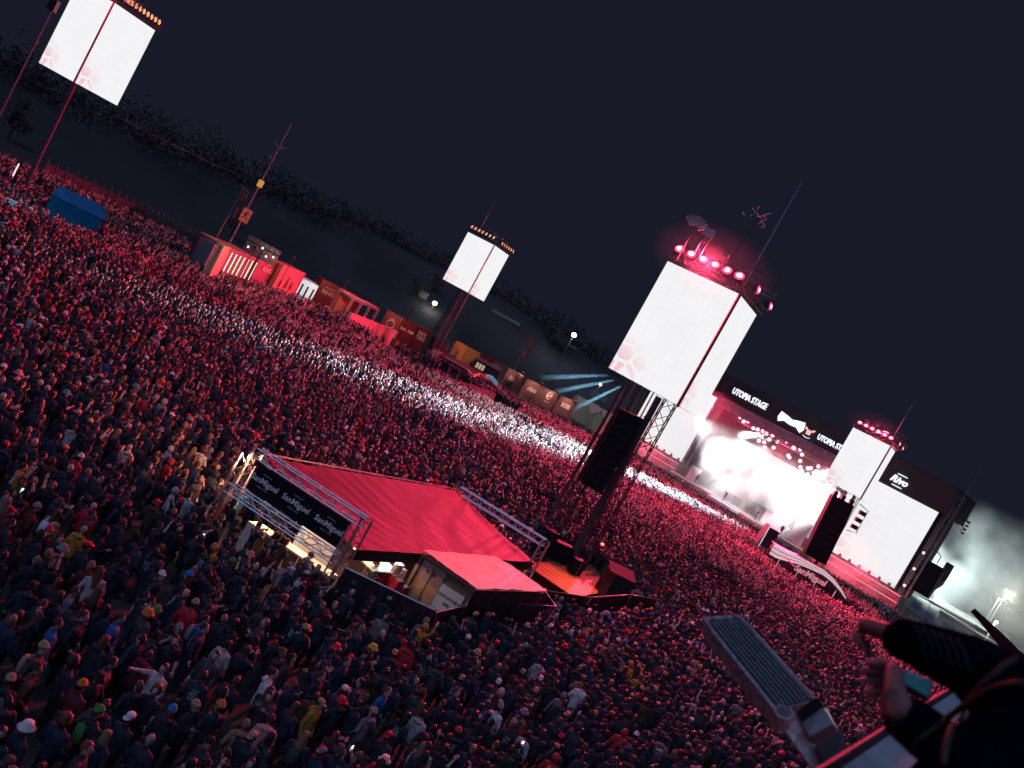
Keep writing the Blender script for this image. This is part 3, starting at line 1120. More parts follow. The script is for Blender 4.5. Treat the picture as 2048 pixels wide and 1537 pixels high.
def gantry(p, q, zt, zb, nm):
    mb = MB()
    w_ = .34
    mb.truss(V((p.x, p.y, zt)), V((q.x, q.y, zt)), w_, .028, .016)
    mb.build('top_truss', m_alu, tent)
    if zb:
        mb = MB()
        mb.truss(V((p.x, p.y, zb)) - lx_ * .5, V((q.x, q.y, zb)) - lx_ * .5, w_, .026, .015)
        mb.build('lower_truss', m_alu, tent)
    for r_ in (p, q):
        mb = MB()
        mb.truss(V((r_.x, r_.y, 0)), V((r_.x, r_.y, zt + .15)), .36, .03, .017)
        if zb:
            mb.truss(V((r_.x, r_.y, 0)) - lx_ * .5, V((r_.x, r_.y, zt - .2)) - lx_ * .5, .30, .026, .015)
        mb.build('post', m_alu, tent)
        MB().box((r_.x, r_.y, .04), (.7, .7, .08)).build('base_plate', m_steel, tent)


gantry(A, A1, ZR, 2.15, 'front')
gantry(B, B1, ZR, None, 'back')
# banner in the front gantry, lettering three times
bq = [V((A.x, A.y, 0)) - lx_ * .28 + ax_ * .45, V((A1.x, A1.y, 0)) - lx_ * .28 - ax_ * .25]
ban = thing('banner', bq[0] + V((0, 0, 2.4)), 'long black banner with three pale beer names along the bar tent front', 'banner')
bm = MB()
bm.slab([bq[0] + V((0, 0, 2.38)), bq[1] + V((0, 0, 2.38)), bq[1] + V((0, 0, 3.4)), bq[0] + V((0, 0, 3.4))], .03)
bm.build('cloth', m_black, ban)
m_letter = mat('pale_lettering', (.92, .80, .78), .6, 0, 0)
bx, bn, bL = frame(bq[0], bq[1])
for k, t in enumerate((.14, .48, .83)):
    c = bq[0].lerp(bq[1], t) + V((0, 0, 2.9)) + bn * .02
    text_mb('SanMiguel', .30, c, bx, (0, 0, 1), .004, .08, .006).build('lettering', m_letter, ban)
    text_mb('E S P E C I A L', .06, c + V((0, 0, .24)), bx, (0, 0, 1), .004).build('small_lettering', m_letter, ban)
    text_mb('S I N C E   1 8 9 0', .06, c - V((0, 0, .24)), bx, (0, 0, 1), .004).build('small_lettering', m_letter, ban)
# counters, staff side
cnt = thing('bar_counter', (-4.2, 32.5, 0), 'white lit bar counter under the beer banner', 'counter')
c0, c1 = V((A.x, A.y, 0)) + lx_ * .6 + ax_ * .5, V((A1.x, A1.y, 0)) + lx_ * .6 - ax_ * .5
cx_, cn_, cl_ = frame(c0, c1)
MB().slab([c0 + V((0, 0, 1.12)), c1 + V((0, 0, 1.12)), c1 + lx_ * .6 + V((0, 0, 1.12)), c0 + lx_ * .6 + V((0, 0, 1.12))], .07).build('counter_top', m_white, cnt)
for k in range(8):
    p0, p1 = c0.lerp(c1, k / 8 + .004), c0.lerp(c1, (k + 1) / 8 - .004)
    MB().slab([p0 + V((0, 0, .02)), p1 + V((0, 0, .02)), p1 + V((0, 0, 1.04)), p0 + V((0, 0, 1.04))], .04).build('front_panel', m_wood if k % 3 else m_white, cnt)
cf = thing('bar_fridge', (-4.0, 35, 0), 'pale glowing drinks fridge inside the bar tent', 'fridge')
fp = V((A.x, A.y, 0)).lerp(V((A1.x, A1.y, 0)), .35) + lx_ * 3.0
MB().box(fp + V((0, 0, .95)), (1.4, .7, 1.9), .6).build('body', m_white, cf)
MB().box(fp + V((-.25, -.35, .95)), (1.1, .03, 1.5), .6).build('door', mat('fridge_glass', (.5, .6, .65), .15, 0, 0, emit=(.5, .7, .8), estr=.25), cf)
for k, (t, dd) in enumerate(((.12, 1.2), (.5, 1.0), (.85, 1.4), (.7, 4.0), (.4, 6.0))):
    lp = V((A.x, A.y, 0)).lerp(V((A1.x, A1.y, 0)), t) + lx_ * dd + V((0, 0, 2.25))
    bl = thing('bar_lamp', lp, ('first', 'second', 'third', 'fourth', 'fifth')[k] + ' warm lamp from the front under the red bar tent roof', 'lamp', 'lamps under the bar tent')
    MB().ell(lp, (.09, .09, .07), 8, 6).build('bulb', m_lampy, bl)
    MB().tube([lp + V((0, 0, .06)), lp + V((0, 0, .2))], .012, 4).build('cable', m_dark, bl)
    point('bar_light', lp - V((0, 0, .12)), (150, 110, 90, 70, 70)[k], (1.0, .58, .28), .1, bl)
# warm floodlight spilling over the queue to the left of the tent
sp0 = V((A.x, A.y, 3.3)) - lx_ * .1 + ax_ * .3
fl_ = thing('bar_floodlight', sp0, 'warm floodlight on the left post of the bar tent', 'floodlight')
MB().box(sp0, (.3, .25, .2), .5).build('housing', m_dark, fl_)
MB().box(sp0 + V((-.16, -.06, 0)), (.03, .2, .14), .35).build('lens', m_lampy, fl_)
spot('bar_spill', sp0 + V((-.3, -.1, 0)), sp0 + V((-6, 3.0, -2.6)), 1100, (1.0, .46, .20), 120, .6, .1, fl_)

# shipping container
cL, cR_, cFR, cFL = G(848.6, 1108, 2.6), G(950.5, 1174.8, 2.6), G(1087.6, 1178.4, 2.6), G(1000.9, 1121.4, 2.6)
cFL = cL + (cFR - cR_)
con = thing('shipping_container', ((cL + cR_) / 2).xy.to_3d(), 'short freight container with orange doors under a coral tarpaulin beside the bar tent', 'container')
ux, un, ul_ = frame(cL, cR_)
lo = cFR - cR_
Z = lambda p, z: V((p.x, p.y, z))
bd = MB()
bd.slab([Z(cL, 2.52) - un * .03, Z(cR_, 2.52) - un * .03, Z(cFR, 2.52), Z(cFL, 2.52)], 2.42)
bd.build('body', mat('container_steel', (.16, .12, .10), .5, .3), con)
fr = MB()
for p in (cL, cR_):
    fr.box(Z(p, 1.3) + un * .02, (.14, .14, 2.6), math.atan2(ux.y, ux.x))
fr.box((Z(cL, 2.55) + Z(cR_, 2.55)) / 2 + un * .02, (ul_, .14, .14), math.atan2(ux.y, ux.x))
fr.box((Z(cL, .1) + Z(cR_, .1)) / 2 + un * .02, (ul_, .14, .16), math.atan2(ux.y, ux.x))
fr.build('door_frame', mat('brown_frame_steel', (.20, .11, .075), .5, .3), con)
for k, (t0, t1, mm_) in enumerate(((.06, .495, m_coral), (.505, .94, m_white))):
    z1_ = 2.44 if k == 0 else 2.05
    q0, q1 = cL.lerp(cR_, t0), cL.lerp(cR_, t1)
    dm = mat('orange_door_paint', (.50, .24, .11), .5, 0, .2, 2) if k == 0 else mat('pale_door_paint', (.50, .50, .50), .5, 0, .12, 2)
    dr = MB().slab([Z(q0, .2) + un * .05, Z(q1, .2) + un * .05, Z(q1, z1_) + un * .05, Z(q0, z1_) + un * .05], .05).build('door', dm, con)
    for tt in (.22, .78) if k else (.5,):
        q = q0.lerp(q1, tt)
        if k == 0:
            MB().tube([Z(q, .25) + un * .10, Z(q, 2.42) + un * .10], .028, 6).build('lock_bar', mat('brown_frame_steel', (.20, .11, .075)), dr)
    if k == 0:
        MB().slab([Z(q0, 1.72) + un * .056, Z(q1, 1.72) + un * .056, Z(q1, 2.40) + un * .056, Z(q0, 2.40) + un * .056], .004).build('mauve_band', mat('mauve_paint', (.32, .17, .16), .5), dr)
        for tt, zz, w_ in ((.32, 2.12, .12), (.62, 2.12, .14), (.45, 1.0, .32)):
            q = q0.lerp(q1, tt)
            MB().box(Z(q, zz) + un * .064, (w_, .006, w_), math.atan2(ux.y, ux.x)).build('placard', m_printdark if zz > 2 else mat('brown_placard', (.34, .16, .08), .6), dr)
    else:
        MB().slab([Z(q0, .2) + un * .056, Z(q1, .2) + un * .056, Z(q1, .95) + un * .056, Z(q0, .95) + un * .056], .004).build('maroon_band', mat('maroon_band_paint', (.20, .06, .06), .5), dr)
        mc = Z(q0.lerp(q1, .5), 1.66) + un * .06
        text_mb('CICU 597150 9', .155, mc, ux, (0, 0, 1), .003, 0, .003).build('lettering', m_black, dr)
        text_mb('2280', .15, mc - V((0, 0, .26)), ux, (0, 0, 1), .003, 0, .003).build('lettering', m_black, dr)
for k, tt in enumerate((.55, .60, .66, .72, .78, .84, .89)):
    q = cL.lerp(cR_, tt)
    bo = MB().rings([(Z(q, 2.07) + un * -.1, .04, .04), (Z(q, 2.27) + un * -.1, .04, .04), (Z(q, 2.33) + un * -.1, .015, .015), (Z(q, 2.40) + un * -.1, .015, .015)], 8)
    tag(bo.build('bottle', mat('green_glass', (.02, .16, .12), .15)), ('first', 'second', 'third', 'fourth', 'fifth', 'sixth', 'seventh')[k] + ' green bottle from the left in the row above the pale container door', 'bottle', 'bottles above the container door')
# coral tarp on the container roof, dark tarp on its long side
tp = thing('tarpaulin', Z(cL, 2.6), 'coral tarpaulin stretched over the freight container roof', 'tarpaulin')
vs, fs = [], []
q = [cL - ux * .12 + un * .05, cR_ + ux * .08 + un * .1, cFR + ux * .15, cFL - ux * .12]
nn = 30
for i in range(nn + 1):
    for j in range(nn + 1):
        p = q[0].lerp(q[3], i / nn).lerp(q[1].lerp(q[2], i / nn), j / nn)
        vs.append(Z(p, 2.70 - .10 * (j / nn) ** 2 + .05 * mnoise.noise(p * 1.1) + .02 * mnoise.noise(p * 4)))
for i in range(nn):
    for j in range(nn):
        a = i * (nn + 1) + j
        fs.append((a, a + 1, a + nn + 2, a + nn + 1))
t_ = MB()
t_.add(vs, fs)
t_.build('cloth', m_tarp, tp, smooth=True)
MB().tube([Z(q[1], 2.55), Z(q[1].lerp(q[2], .5), 2.55), Z(q[2], 2.55)], .03, 5).build('hem', mat('pale_hem', (.6, .45, .42), .6), tp)


def drape(name, a, b, z0, z1, label, m=m_blacktarp, amp=.10, folds=9, parent=None, top=True):
    x, n, L = frame(a, b)
    NU, NV = int(folds * 6), 8
    vs, fs = [], []
    for i in range(NU + 1):
        for j in range(NV + 1):
            u, v = i / NU, j / NV
            p = V((a[0], a[1], 0)).lerp(V((b[0], b[1], 0)), u)
            o = amp * (1 - v * .75) * (math.sin(u * folds * 6.28 + 2 * mnoise.noise(V((u * 5, v * 2, 1)))) * .5 + mnoise.noise(V((u * 9, v * 3, L))))
            vs.append(V((p.x, p.y, z0 + (z1 - z0) * v)) + n * (o + .12 * (1 - v)))
    for i in range(NU):
        for j in range(NV):
            k = i * (NV + 1) + j
            fs.append((k, k + NV + 1, k + NV + 2, k + 1))
    root = thing(name, (a[0], a[1], 0), label, 'tarpaulin' if 'tarp' in name else 'fence')
    mb = MB()
    mb.add(vs, fs)
    mb.build('cloth', m, root, smooth=True)
    if top:
        MB().tube([(a[0], a[1], z1 + .02), (b[0], b[1], z1 + .02)], .025, 5).build('top_rail', m_alu, root)
        for p in (a, b):
            MB().tube([(p[0], p[1], 0), (p[0], p[1], z1 + .12)], .03, 6).build('post', m_alu, root)
    return root


F0, F1, F2 = G(690, 1135, 2.0), G(872, 1222, 2.0), G(935, 1208, 2.0)
drape('tarp_fence', F0, F1, 0.02, 1.98, 'tall black tarpaulin fence below the bar tent, left of the container doors')
drape('tarp_fence', F1, F2, 0.02, 1.9, 'short black tarpaulin fence bay below the pale container door', folds=4)
drape('side_tarp', cR_ + un * .05 + ux * .12, cFR + ux * .25, .05, 2.5, 'dark tarpaulin hanging down the long side of the freight container', amp=.16, top=False, folds=5)
drape('tarp_fence', G(1090, 1180, 1.9), G(1182, 1194, 1.9), .02, 1.85, 'dark tarpaulin fence between the container and the orange platform', folds=5)
drape('tarp_fence', G(1184, 1194, 1.9), G(1262, 1189, 1.9), .02, 1.85, 'dark crumpled tarpaulin fence right of the orange platform', folds=5)
drape('tarp_fence', G(1264, 1189, 1.9), G(1316, 1199, 1.9), .02, 1.85, 'last bay of dark tarpaulin fence right of the grey table', folds=4)


def fence_panel(a, b, h, label):
    root = thing('fence_panel', (a[0], a[1], 0), label, 'fence', 'metal fence panels by the container')
    a, b = V((a[0], a[1], 0)), V((b[0], b[1], 0))
    f = MB()
    f.tube([a + V((0, 0, .05)), a + V((0, 0, h)), b + V((0, 0, h)), b + V((0, 0, .05))], .024, 6)
    f.tube([a + V((0, 0, .15)), b + V((0, 0, .15))], .02, 6)
    f.build('frame', m_alu, root)
    n = int((b - a).length / .14)
    w_ = MB()
    for k in range(1, n):
        p = a.lerp(b, k / n)
        w_.tube([p + V((0, 0, .15)), p + V((0, 0, h))], .004, 3, caps=False)
    for z in (.5, .9, 1.3, 1.7):
        if z < h:
            w_.tube([a + V((0, 0, z)), b + V((0, 0, z))], .004, 3, caps=False)
    w_.build('wire_mesh', m_steel, root)


fence_panel(gp(1040, 1208, 2.0), gp(1112, 1213, 2.0), 2.0, 'bare metal fence panel below the coral tarpaulin corner')
fence_panel(gp(1088, 1180, 2.0), gp(1112, 1212, 2.0), 2.0, 'metal fence panel running from the container corner to the fence gap')

# goods behind the tarp fence: red crates, kegs, lit table, bin
rr = random.Random(11)
ordn = ('first', 'second', 'third', 'fourth', 'fifth', 'sixth', 'seventh', 'eighth', 'ninth', 'tenth', 'eleventh', 'twelfth')
m_crate = mat('red_crate_plastic', (.42, .02, .05), .35)
cratepos = [(790, 1150, 1.5), (800, 1160, 1.5), (772, 1143, 1.5), (812, 1172, 1.2), (783, 1163, 1.2), (797, 1176, .9), (778, 1170, .9), (800, 1188, .6)]
for k, (px, py, z) in enumerate(cratepos):
    p = G(px, py, z)
    cr = thing('drinks_crate', (p.x, p.y, z - .3), ordn[k] + ' red drinks crate in the heap behind the black tarpaulin fence, counted from the top', 'crate', 'red drinks crates behind the fence', rz=.9)
    c = MB()
    M4 = Matrix.Translation((p.x, p.y, z - .15)) @ Matrix.Rotation(.9, 4, 'Z')
    for (o, s_) in (((0, .145, 0), (.4, .012, .28)), ((0, -.145, 0), (.4, .012, .28)), ((.194, 0, 0), (.012, .278, .28)), ((-.194, 0, 0), (.012, .278, .28)), ((0, 0, -.13), (.376, .278, .012))):
        c.box(M4 @ V(o), s_, .9)
    c.build('shell', m_crate, cr)
    bt = MB()
    for i in range(3):
        for j in range(2):
            bt.rings([(M4 @ V((-.12 + .12 * i, -.065 + .13 * j, -.11)), .035, .035), (M4 @ V((-.12 + .12 * i, -.065 + .13 * j, .12)), .035, .035), (M4 @ V((-.12 + .12 * i, -.065 + .13 * j, .2)), .013, .013)], 6)
    bt.build('bottles', mat('pale_caps', (.5, .5, .5), .3), cr)
    if z > .7:
        MB().box((p.x, p.y, (z - .3) / 2), (.42, .32, z - .31), .9).build('crates_below', m_crate, cr)
for k, (px, py, z) in enumerate(((806, 1138, 1.6), (800, 1128, 1.9), (738, 1163, 1.1), (808, 1196, 1.0))):
    p = G(px, py, z)
    kg = thing('beer_keg', (p.x, p.y, 0), ('upper steel keg beside the red crates', 'topmost steel keg under the valance beside the crates', 'lone steel keg left of the red crates by the truss post', 'steel keg in front of the orange container door')[k], 'keg', 'steel kegs in the bar yard')
    MB().rings([(V((p.x, p.y, z - .55)), .19, .19), (V((p.x, p.y, z - .5)), .20, .20), (V((p.x, p.y, z - .1)), .20, .20), (V((p.x, p.y, z - .05)), .17, .17), (V((p.x, p.y, z)), .19, .19), (V((p.x, p.y, z + .01)), .15, .15)], 14).build('barrel', m_alu, kg)
    MB().box((p.x, p.y, (z - .55) / 2), (.5, .5, max(.05, z - .56))).build('pallet', m_wood, kg)
bp = G(762, 1135, 1.5)
tb = thing('folding_table', (bp.x, bp.y, 0), 'pale blue lit folding table behind the black tarpaulin fence', 'table')
MB().box((bp.x, bp.y, 1.5), (1.6, .8, .05), .95).build('table_top', mat('pale_blue_table', (.35, .6, .7), .4), tb)
for dx in (-.5, .5):
    MB().box((bp.x + dx, bp.y, .74), (.06, .06, 1.46)).build('leg', m_alu, tb)
yl = thing('yard_lamp', bp + V((0, 0, 1.0)), 'cold white lamp hanging in the bar yard above the table', 'lamp')
MB().ell(bp + V((.4, .6, .95)), (.1, .1, .06), 8, 5).build('bulb', m_signw, yl)
MB().tube([bp + V((.4, .6, 1.0)), bp + V((.4, .7, 1.05))], .012, 4).build('cable', m_dark, yl)
point('yard_light', bp + V((.4, .6, .85)), 130, (.85, .93, 1.0), .1, yl)
wp = G(880, 1188, 1.3) + V((0, -1.2, 1.6))
gt = thing('grey_table', G(1258, 1176, .9).xy.to_3d(), 'pale grey tabletop beside a blue jacket right of the orange platform', 'table')
gq = G(1258, 1176, 1.0)
MB().box((gq.x, gq.y, 1.0), (1.3, 1.1, .06), .4).build('table_top', mat('pale_grey_top', (.32, .34, .34), .5), gt)
MB().box((gq.x, gq.y, .48), (.9, .7, .95), .4).build('base', m_dark, gt)
bj = G(1253, 1155, 1.6)
KEEP_OUT += [[gp(515, 905, ZR), gp(731, 1046, ZR), (F1.x, F1.y), (cR_.x + .3, cR_.y - .3), (cFR.x + .6, cFR.y), (B1.x, B1.y), (B.x, B.y)],
             [(5.2, 40.5), (9, 44), (13.6, 51.8), (11.5, 57), (5.4, 57), (5.2, 48), (5.0, 42)]]

# ------------------------------------------------------------------ stage
L0 = V((27.5, 170.5, 0))
ST = V((.774, -.634, 0)).normalized()
SN = V((-ST.y, ST.x, 0)) * -1
if SN.y > 0:
    SN = -SN


def S(s, d, z):
    return L0 + ST * s + SN * d + V((0, 0, z))


def S_hit(px, py, d):
    r = ray(px, py)
    o = L0 + SN * d
    t = (o - CAM).dot(SN) / r.dot(SN)
    p = CAM + r * t
    return (p - L0).dot(ST), p.z


S_RZ = math.atan2(ST.y, ST.x)
stage = thing('festival_stage', S(23, 0, 0), 'huge dark festival stage with smoke and red lights beyond the crowd', 'stage', rz=S_RZ)
m_stagebk = mat('stage_black', (.02, .018, .022), .6)
m_deck = mat('stage_deck', (.22, .19, .19), .45, 0, .2, 1.5)
m_stagefront = mat('stage_front_cladding', (.16, .10, .10), .5, 0, .3, 1.0)


def sbox(mb, s0, s1, d0, d1, z0, z1):
    mb.box(S((s0 + s1) / 2, (d0 + d1) / 2, (z0 + z1) / 2), (abs(s1 - s0), abs(d1 - d0), z1 - z0), S_RZ)
    return mb


sbox(MB(), -6, 52, -12, 1.2, 17.9, 22.3).build('roof', m_stagebk, stage)
sbox(MB(), -6, 50, -15, -14.1, 0, 17.9).build('back_wall', m_stagebk, stage)
sbox(MB(), 9.2, 37.2, -14, 3.5, 0, 2.3).build('deck', m_deck, stage)
sbox(MB(), -6, 9.2, -4, 1.6, 0, 3.9).build('left_wing_platform', m_stagefront, stage)
sbox(MB(), 37.2, 52.5, -4, 1.6, 0, 3.9).build('right_wing_platform', m_stagefront, stage)
for nm, s0, s1 in (('left_wing_wall', -6, 9.2), ('right_wing_wall', 37.2, 51.3)):
    sbox(MB(), s0, s1, -3, -.25, 3.9, 17.9).build(nm, m_stagebk, stage)
for k, s0 in enumerate((-5.6, 9.6, 36.8, 52.4)):
    MB().truss(S(s0, .6, 0), S(s0, .6, 21.5), 1.0, .09, .05, step=1.4).build('tower_truss', m_steel, stage)
MB().truss(S(9, .4, 17.2), S(37.5, .4, 17.2), .9, .08, .045, step=1.3).build('front_truss', m_steel, stage)
for d in (-4.5, -8.5):
    MB().truss(S(9, d, 16.3), S(37.5, d, 16.3), .8, .07, .04, step=1.3).build('lamp_truss', m_steel, stage)
hdr = sbox(MB(), 9.8, 36.9, 1.25, 1.45, 16.4, 18.2).build('lit_header_edge', mat('lit_header_pink', (.35, .16, .19), .7, 0, .3, 1.2), stage)  # light on the header edge put into this strip's pink colour
# fascia lines and ribbed cladding on the wing fronts
m_line = mat('led_edge_line', (.7, .5, .5), .4, 0, 0, emit=(1.0, .45, .5), estr=.8)
for s0, s1, z in ((-6, 9.2, 3.75), (-6, 9.2, 2.6), (37.2, 52.5, 3.75), (37.2, 52.5, 2.6), (9.4, 37.0, 2.15)):
    d = 1.63 if z != 2.15 else 3.53
    sbox(MB(), s0, s1, d, d + .05, z - .04, z + .04).build('edge_light', m_line, stage)
for s0, s1, d in ((22.5, 29.5, 3.6), (10.2, 13.5, 3.6), (33, 36.5, 3.6)):
    n = int((s1 - s0) / .45)
    for k in range(n):
        sbox(MB(), s0 + k * .45, s0 + k * .45 + .32, d, d + .1, .5, 2.0).build('rib_panel', mat('ribbed_pink_panel', (.45, .25, .25), .5), stage)
# catwalk thrust
tq = [G(1413.6, 990, 2.2), G(1477, 1024, 2.2), G(1511, 1018, 2.2), G(1473, 992, 2.2)]
MB().slab(tq, .5).build('thrust', mat('pale_stage_floor', (.62, .60, .60), .4), stage)
tq2 = [V((p.x, p.y, 1.7)) for p in tq]
MB().slab(tq2, 1.65).build('thrust_skirt', m_stagebk, stage)
# risers and set pieces on the deck
for s0, s1, d0, d1, h in ((15, 20, -6, -2, 1.4), (21.5, 26.5, -8, -4, 2.2), (29, 34, -5, -1.5, 1.5)):
    sbox(MB(), s0, s1, d0, d1, 2.31, 2.31 + h).build('riser', m_deck, stage)
for s0, d, h, w_ in ((30.5, 1.5, 3.2, 3.0), (34.2, 1.2, 4.0, 2.6), (27.5, -1.0, 2.2, 1.6), (12.5, 1.0, 2.6, 2.2)):
    sbox(MB(), s0 - w_ / 2, s0 + w_ / 2, d - .15, d + .15, 2.31, 2.31 + h).build('set_flat', mat('pale_set_canvas', (.6, .5, .5), .6), stage)
# LED walls
def led_wall(s0, s1, d, z0, z1, label, m):
    t = thing('stage_screen', S((s0 + s1) / 2, d, z0), label, 'video screen', rz=S_RZ)
    sbox(MB(), s0 - .15, s1 + .15, d - .5, d - .06, z0 - .15, z1 + .15).build('frame', m_dark, t)
    uv_quad('screen_face', [S(s0, d, z0), S(s1, d, z0), S(s1, d, z1), S(s0, d, z1)], m, t)
    return t


led_wall(-4.2, 9.1, .4, 4.25, 17.7, 'tall glowing stage screen behind the largest tower', m_scr_stage)
led_wall(37.4, 50.8, .4, 4.25, 17.7, 'tall glowing stage screen at the right end of the stage', m_scr_stage)
led_wall(10.5, 36.0, -12.8, 3.0, 13.4, 'wide pale back screen inside the smoky stage opening', m_scr_plain)
# lamps at the foot and head of the LED walls
m_mh = mat('moving_head_body', (.05, .03, .035), .4)


ORD = ('first', 'second', 'third', 'fourth', 'fifth', 'sixth', 'seventh', 'eighth')


def moving_head(p, label, group, tilt, up=True):
    t = thing('moving_head_lamp', p, label, 'stage lamp', group, rz=S_RZ)
    b = MB()
    b.box(V(p) + V((0, 0, .08)), (.4, .4, .16), S_RZ)
    for k in (-1, 1):
        b.box(V(p) + ST * (.2 * k) + V((0, 0, .38)), (.06, .14, .5), S_RZ)
    b.build('yoke', m_mh, t)
    d = (SN * math.sin(tilt) + V((0, 0, math.cos(tilt)))).normalized()
    c = V(p) + V((0, 0, .5))
    MB().tube([c - d * .28, c + d * .3], [.15, .18], 8).build('head', m_mh, t)


for k in range(8):
    moving_head(S(-3.5 + 1.7 * k, 1.2, 3.92), ORD[k] + ' moving head lamp from left under the stage screen behind the largest tower', 'lamps along the left stage screen foot', (k * 1.3) % 1.4 - .7)
    moving_head(S(38.2 + 1.7 * k, 1.2, 3.92), ORD[k] + ' moving head lamp from left under the right end stage screen', 'lamps along the right stage screen foot', (k * 1.7) % 1.4 - .7)
# signs on the roof front
def sign_text(txt, p0, p1, label, size_k=1.0):
    s0, z0 = S_hit(*p0, 1.5)
    s1, z1 = S_hit(*p1, 1.5)
    t = thing('roof_sign', S((s0 + s1) / 2, 1.5, (z0 + z1) / 2 - 1), label, 'sign', 'glowing signs along the stage roof', rz=S_RZ)
    w_ = s1 - s0
    z = (z0 + z1) / 2
    h = .165 * w_ * size_k
    tm = text_mb(txt, h * 1.32, S((s0 + s1) / 2, 1.5, z), ST, (0, 0, 1), .06, 0, .04)
    xs_ = [(p - L0).dot(ST) for p in tm.v]
    k = w_ / (max(xs_) - min(xs_))
    c = S((s0 + s1) / 2, 1.5, z)
    tm.v = [p + ST * ((p - c).dot(ST) * (k - 1)) for p in tm.v]
    tm.build('lettering', m_signw, t)
    sbox(MB(), s0 - .2, s1 + .2, 1.25, 1.4, z - h * .8, z + h * .8).build('backing', m_stagebk, t)
    return t


sign_text('UTOPIA STAGE', (1466, 781), (1533, 816), 'left glowing stage name sign above the smoky stage opening')
sign_text('UTOPIA STAGE', (1636, 873), (1700, 907), 'right glowing stage name sign half behind the tower before the stage')
sl_, zl_ = S_hit(1583, 845, 1.5)
lg = thing('roof_logo', S(sl_, 1.5, zl_ - 1), 'glowing white angular emblem centred above the stage opening', 'sign', 'glowing signs along the stage roof', rz=S_RZ)
pts = [(-2.6, -.1), (-2.4, .95), (-1.0, .7), (0, .45), (1.0, .75), (2.3, .95), (2.6, -.3), (2.2, -1.0), (1.2, -.45), (0, -.55), (-1.3, -.35), (-2.2, -.85)]
MB().slab([S(sl_ + x, 1.6, zl_ + z) for x, z in pts], .12).build('emblem_plate', m_signw, lg)
sbox(MB(), sl_ - 2.9, sl_ + 2.9, 1.22, 1.4, zl_ - 1.2, zl_ + 1.2).build('backing', m_stagebk, lg)
sb_, zb_ = S_hit(1617, 867, 1.5)
bl_ = thing('bull_emblem', S(sb_, 1.5, zb_ - .8), 'small glowing horned head emblem between the stage roof signs', 'sign', 'glowing signs along the stage roof', rz=S_RZ)
m_bull = mat('bull_emblem_light', (.6, .3, .25), .5, 0, 0, emit=(1.0, .55, .45), estr=.9)
for pp in ([(-1.0, .9), (-.75, .35), (-.35, .5), (-.5, .75)], [(1.0, .9), (.5, .75), (.35, .5), (.75, .35)], [(-.45, .45), (-.35, -.3), (.35, -.3), (.45, .45), (0, .6)]):
    MB().slab([S(sb_ + x, 1.6, zb_ + z) for x, z in pp][::-1], .1).build('emblem_piece', m_bull, bl_)
for k in range(6):
    MB().ell(S(sb_ - .6 + .24 * k, 1.6, zb_ - .7 - .15 * math.sin(math.pi * k / 5)), (.09, .09, .09), 6, 5).build('light_dot', m_signw, bl_)
sr_, zr_ = S_hit(1798, 962, 1.5)
ls = thing('roof_logo', S(sr_, 1.5, zr_ - 1), 'small glowing script emblem above the right stage screen', 'sign', 'glowing signs along the stage roof', rz=S_RZ)
text_mb('Rivo', 1.5, S(sr_, 1.5, zr_), ST, (0, 0, 1), .06, .3, .05).build('lettering', m_signw, ls)
for k in (-1, 1):
    sbox(MB(), sr_ - .7, sr_ + .9, 1.45, 1.55, zr_ + k * .95 - .07, zr_ + k * .95 + .07).build('stroke', m_signw, ls)
# red stage lamps
rl = random.Random(5)
k = 0
for i in range(52):
    t = rl.random()
    if i < 34:
        px = 1478 + 178 * t
        py = 832 + 122 * t + rl.gauss(0, 13) - 10 * math.sin(math.pi * t)
        d = rl.choice((-2.0, -4.5, -8.5))
    else:
        px = 1500 + 160 * t
        py = 862 + 108 * t + rl.gauss(0, 8)
        d = rl.choice((-4.5, -8.5))
    s_, z_ = S_hit(px, py, d)
    if not (9.8 < s_ < 37 and z_ < 17.6):
        continue
    sl2 = thing('stage_lamp', S(s_, d, z_), 'red glowing lamp in the cluster under the stage roof', 'stage lamp', 'red lamps under the stage roof', rz=S_RZ)
    MB().ell(S(s_, d, z_), (.32, .32, .32), 8, 6).build('lens', m_reddot, sl2)
    MB().tube([S(s_, d - .2, z_), S(s_, d - .55, z_)], [.28, .2], 8).build('housing', m_mh, sl2)
    MB().tube([S(s_, d - .4, z_ + .2), S(s_, d - .4, 17.9)], .03, 4).build('hanger', m_mh, sl2)
for s0 in (14, 23, 32):
    point('red_wash', S(s0, -3, 15.0), 2600, RED, .6, stage)
spot('front_wash', S(23, 9, 9.0), S(23, 2, 1.5), 5000, (1.0, .16, .24), 120, .6, .6, stage)
spot('left_wash', S(2, 9, 8.5), S(2, 1, 1.5), 15000, (1.0, .10, .18), 105, .6, .6, stage)
spot('right_wash', S(45, 9, 8.5), S(45, 1, 1.5), 15000, (1.0, .08, .15), 105, .6, .6, stage)
spot('white_smoke_wash', S(8.5, 4, 13), S(22, -4, 6), 75000, (.92, .97, 1.0), 78, .8, .6, stage)
spot('white_smoke_wash', S(38, 4, 13), S(25, -4, 6), 75000, (.92, .97, 1.0), 78, .8, .6, stage)
spot('white_smoke_wash', S(23, 5, 1.0), S(23, -3, 7.5), 9000, (.92, .97, 1.0), 95, .8, .6, stage)
# white beams sweeping the front of the crowd
for (a, b, pw, sz) in (((20, 2, 15.5), (8, 106, 1.2), 3800000, 12.5), ((21, 2, 15.5), (1, 97, 1.2), 4200000, 10.5), ((38, 3, 17.0), (19, 122, 1.2), 3200000, 20), ((37, 3, 17.0), (26, 127, 1.2), 2000000, 20), ((39, 3, 17.0), (34, 131, 1.2), 1000000, 20), ((23, 2, 15.5), (-9, 85, 1.2), 650000, 8.0)):
    spot('white_beam', S(*a), b, pw, (.60, .88, 1.0), sz, 1.0, .2, stage)
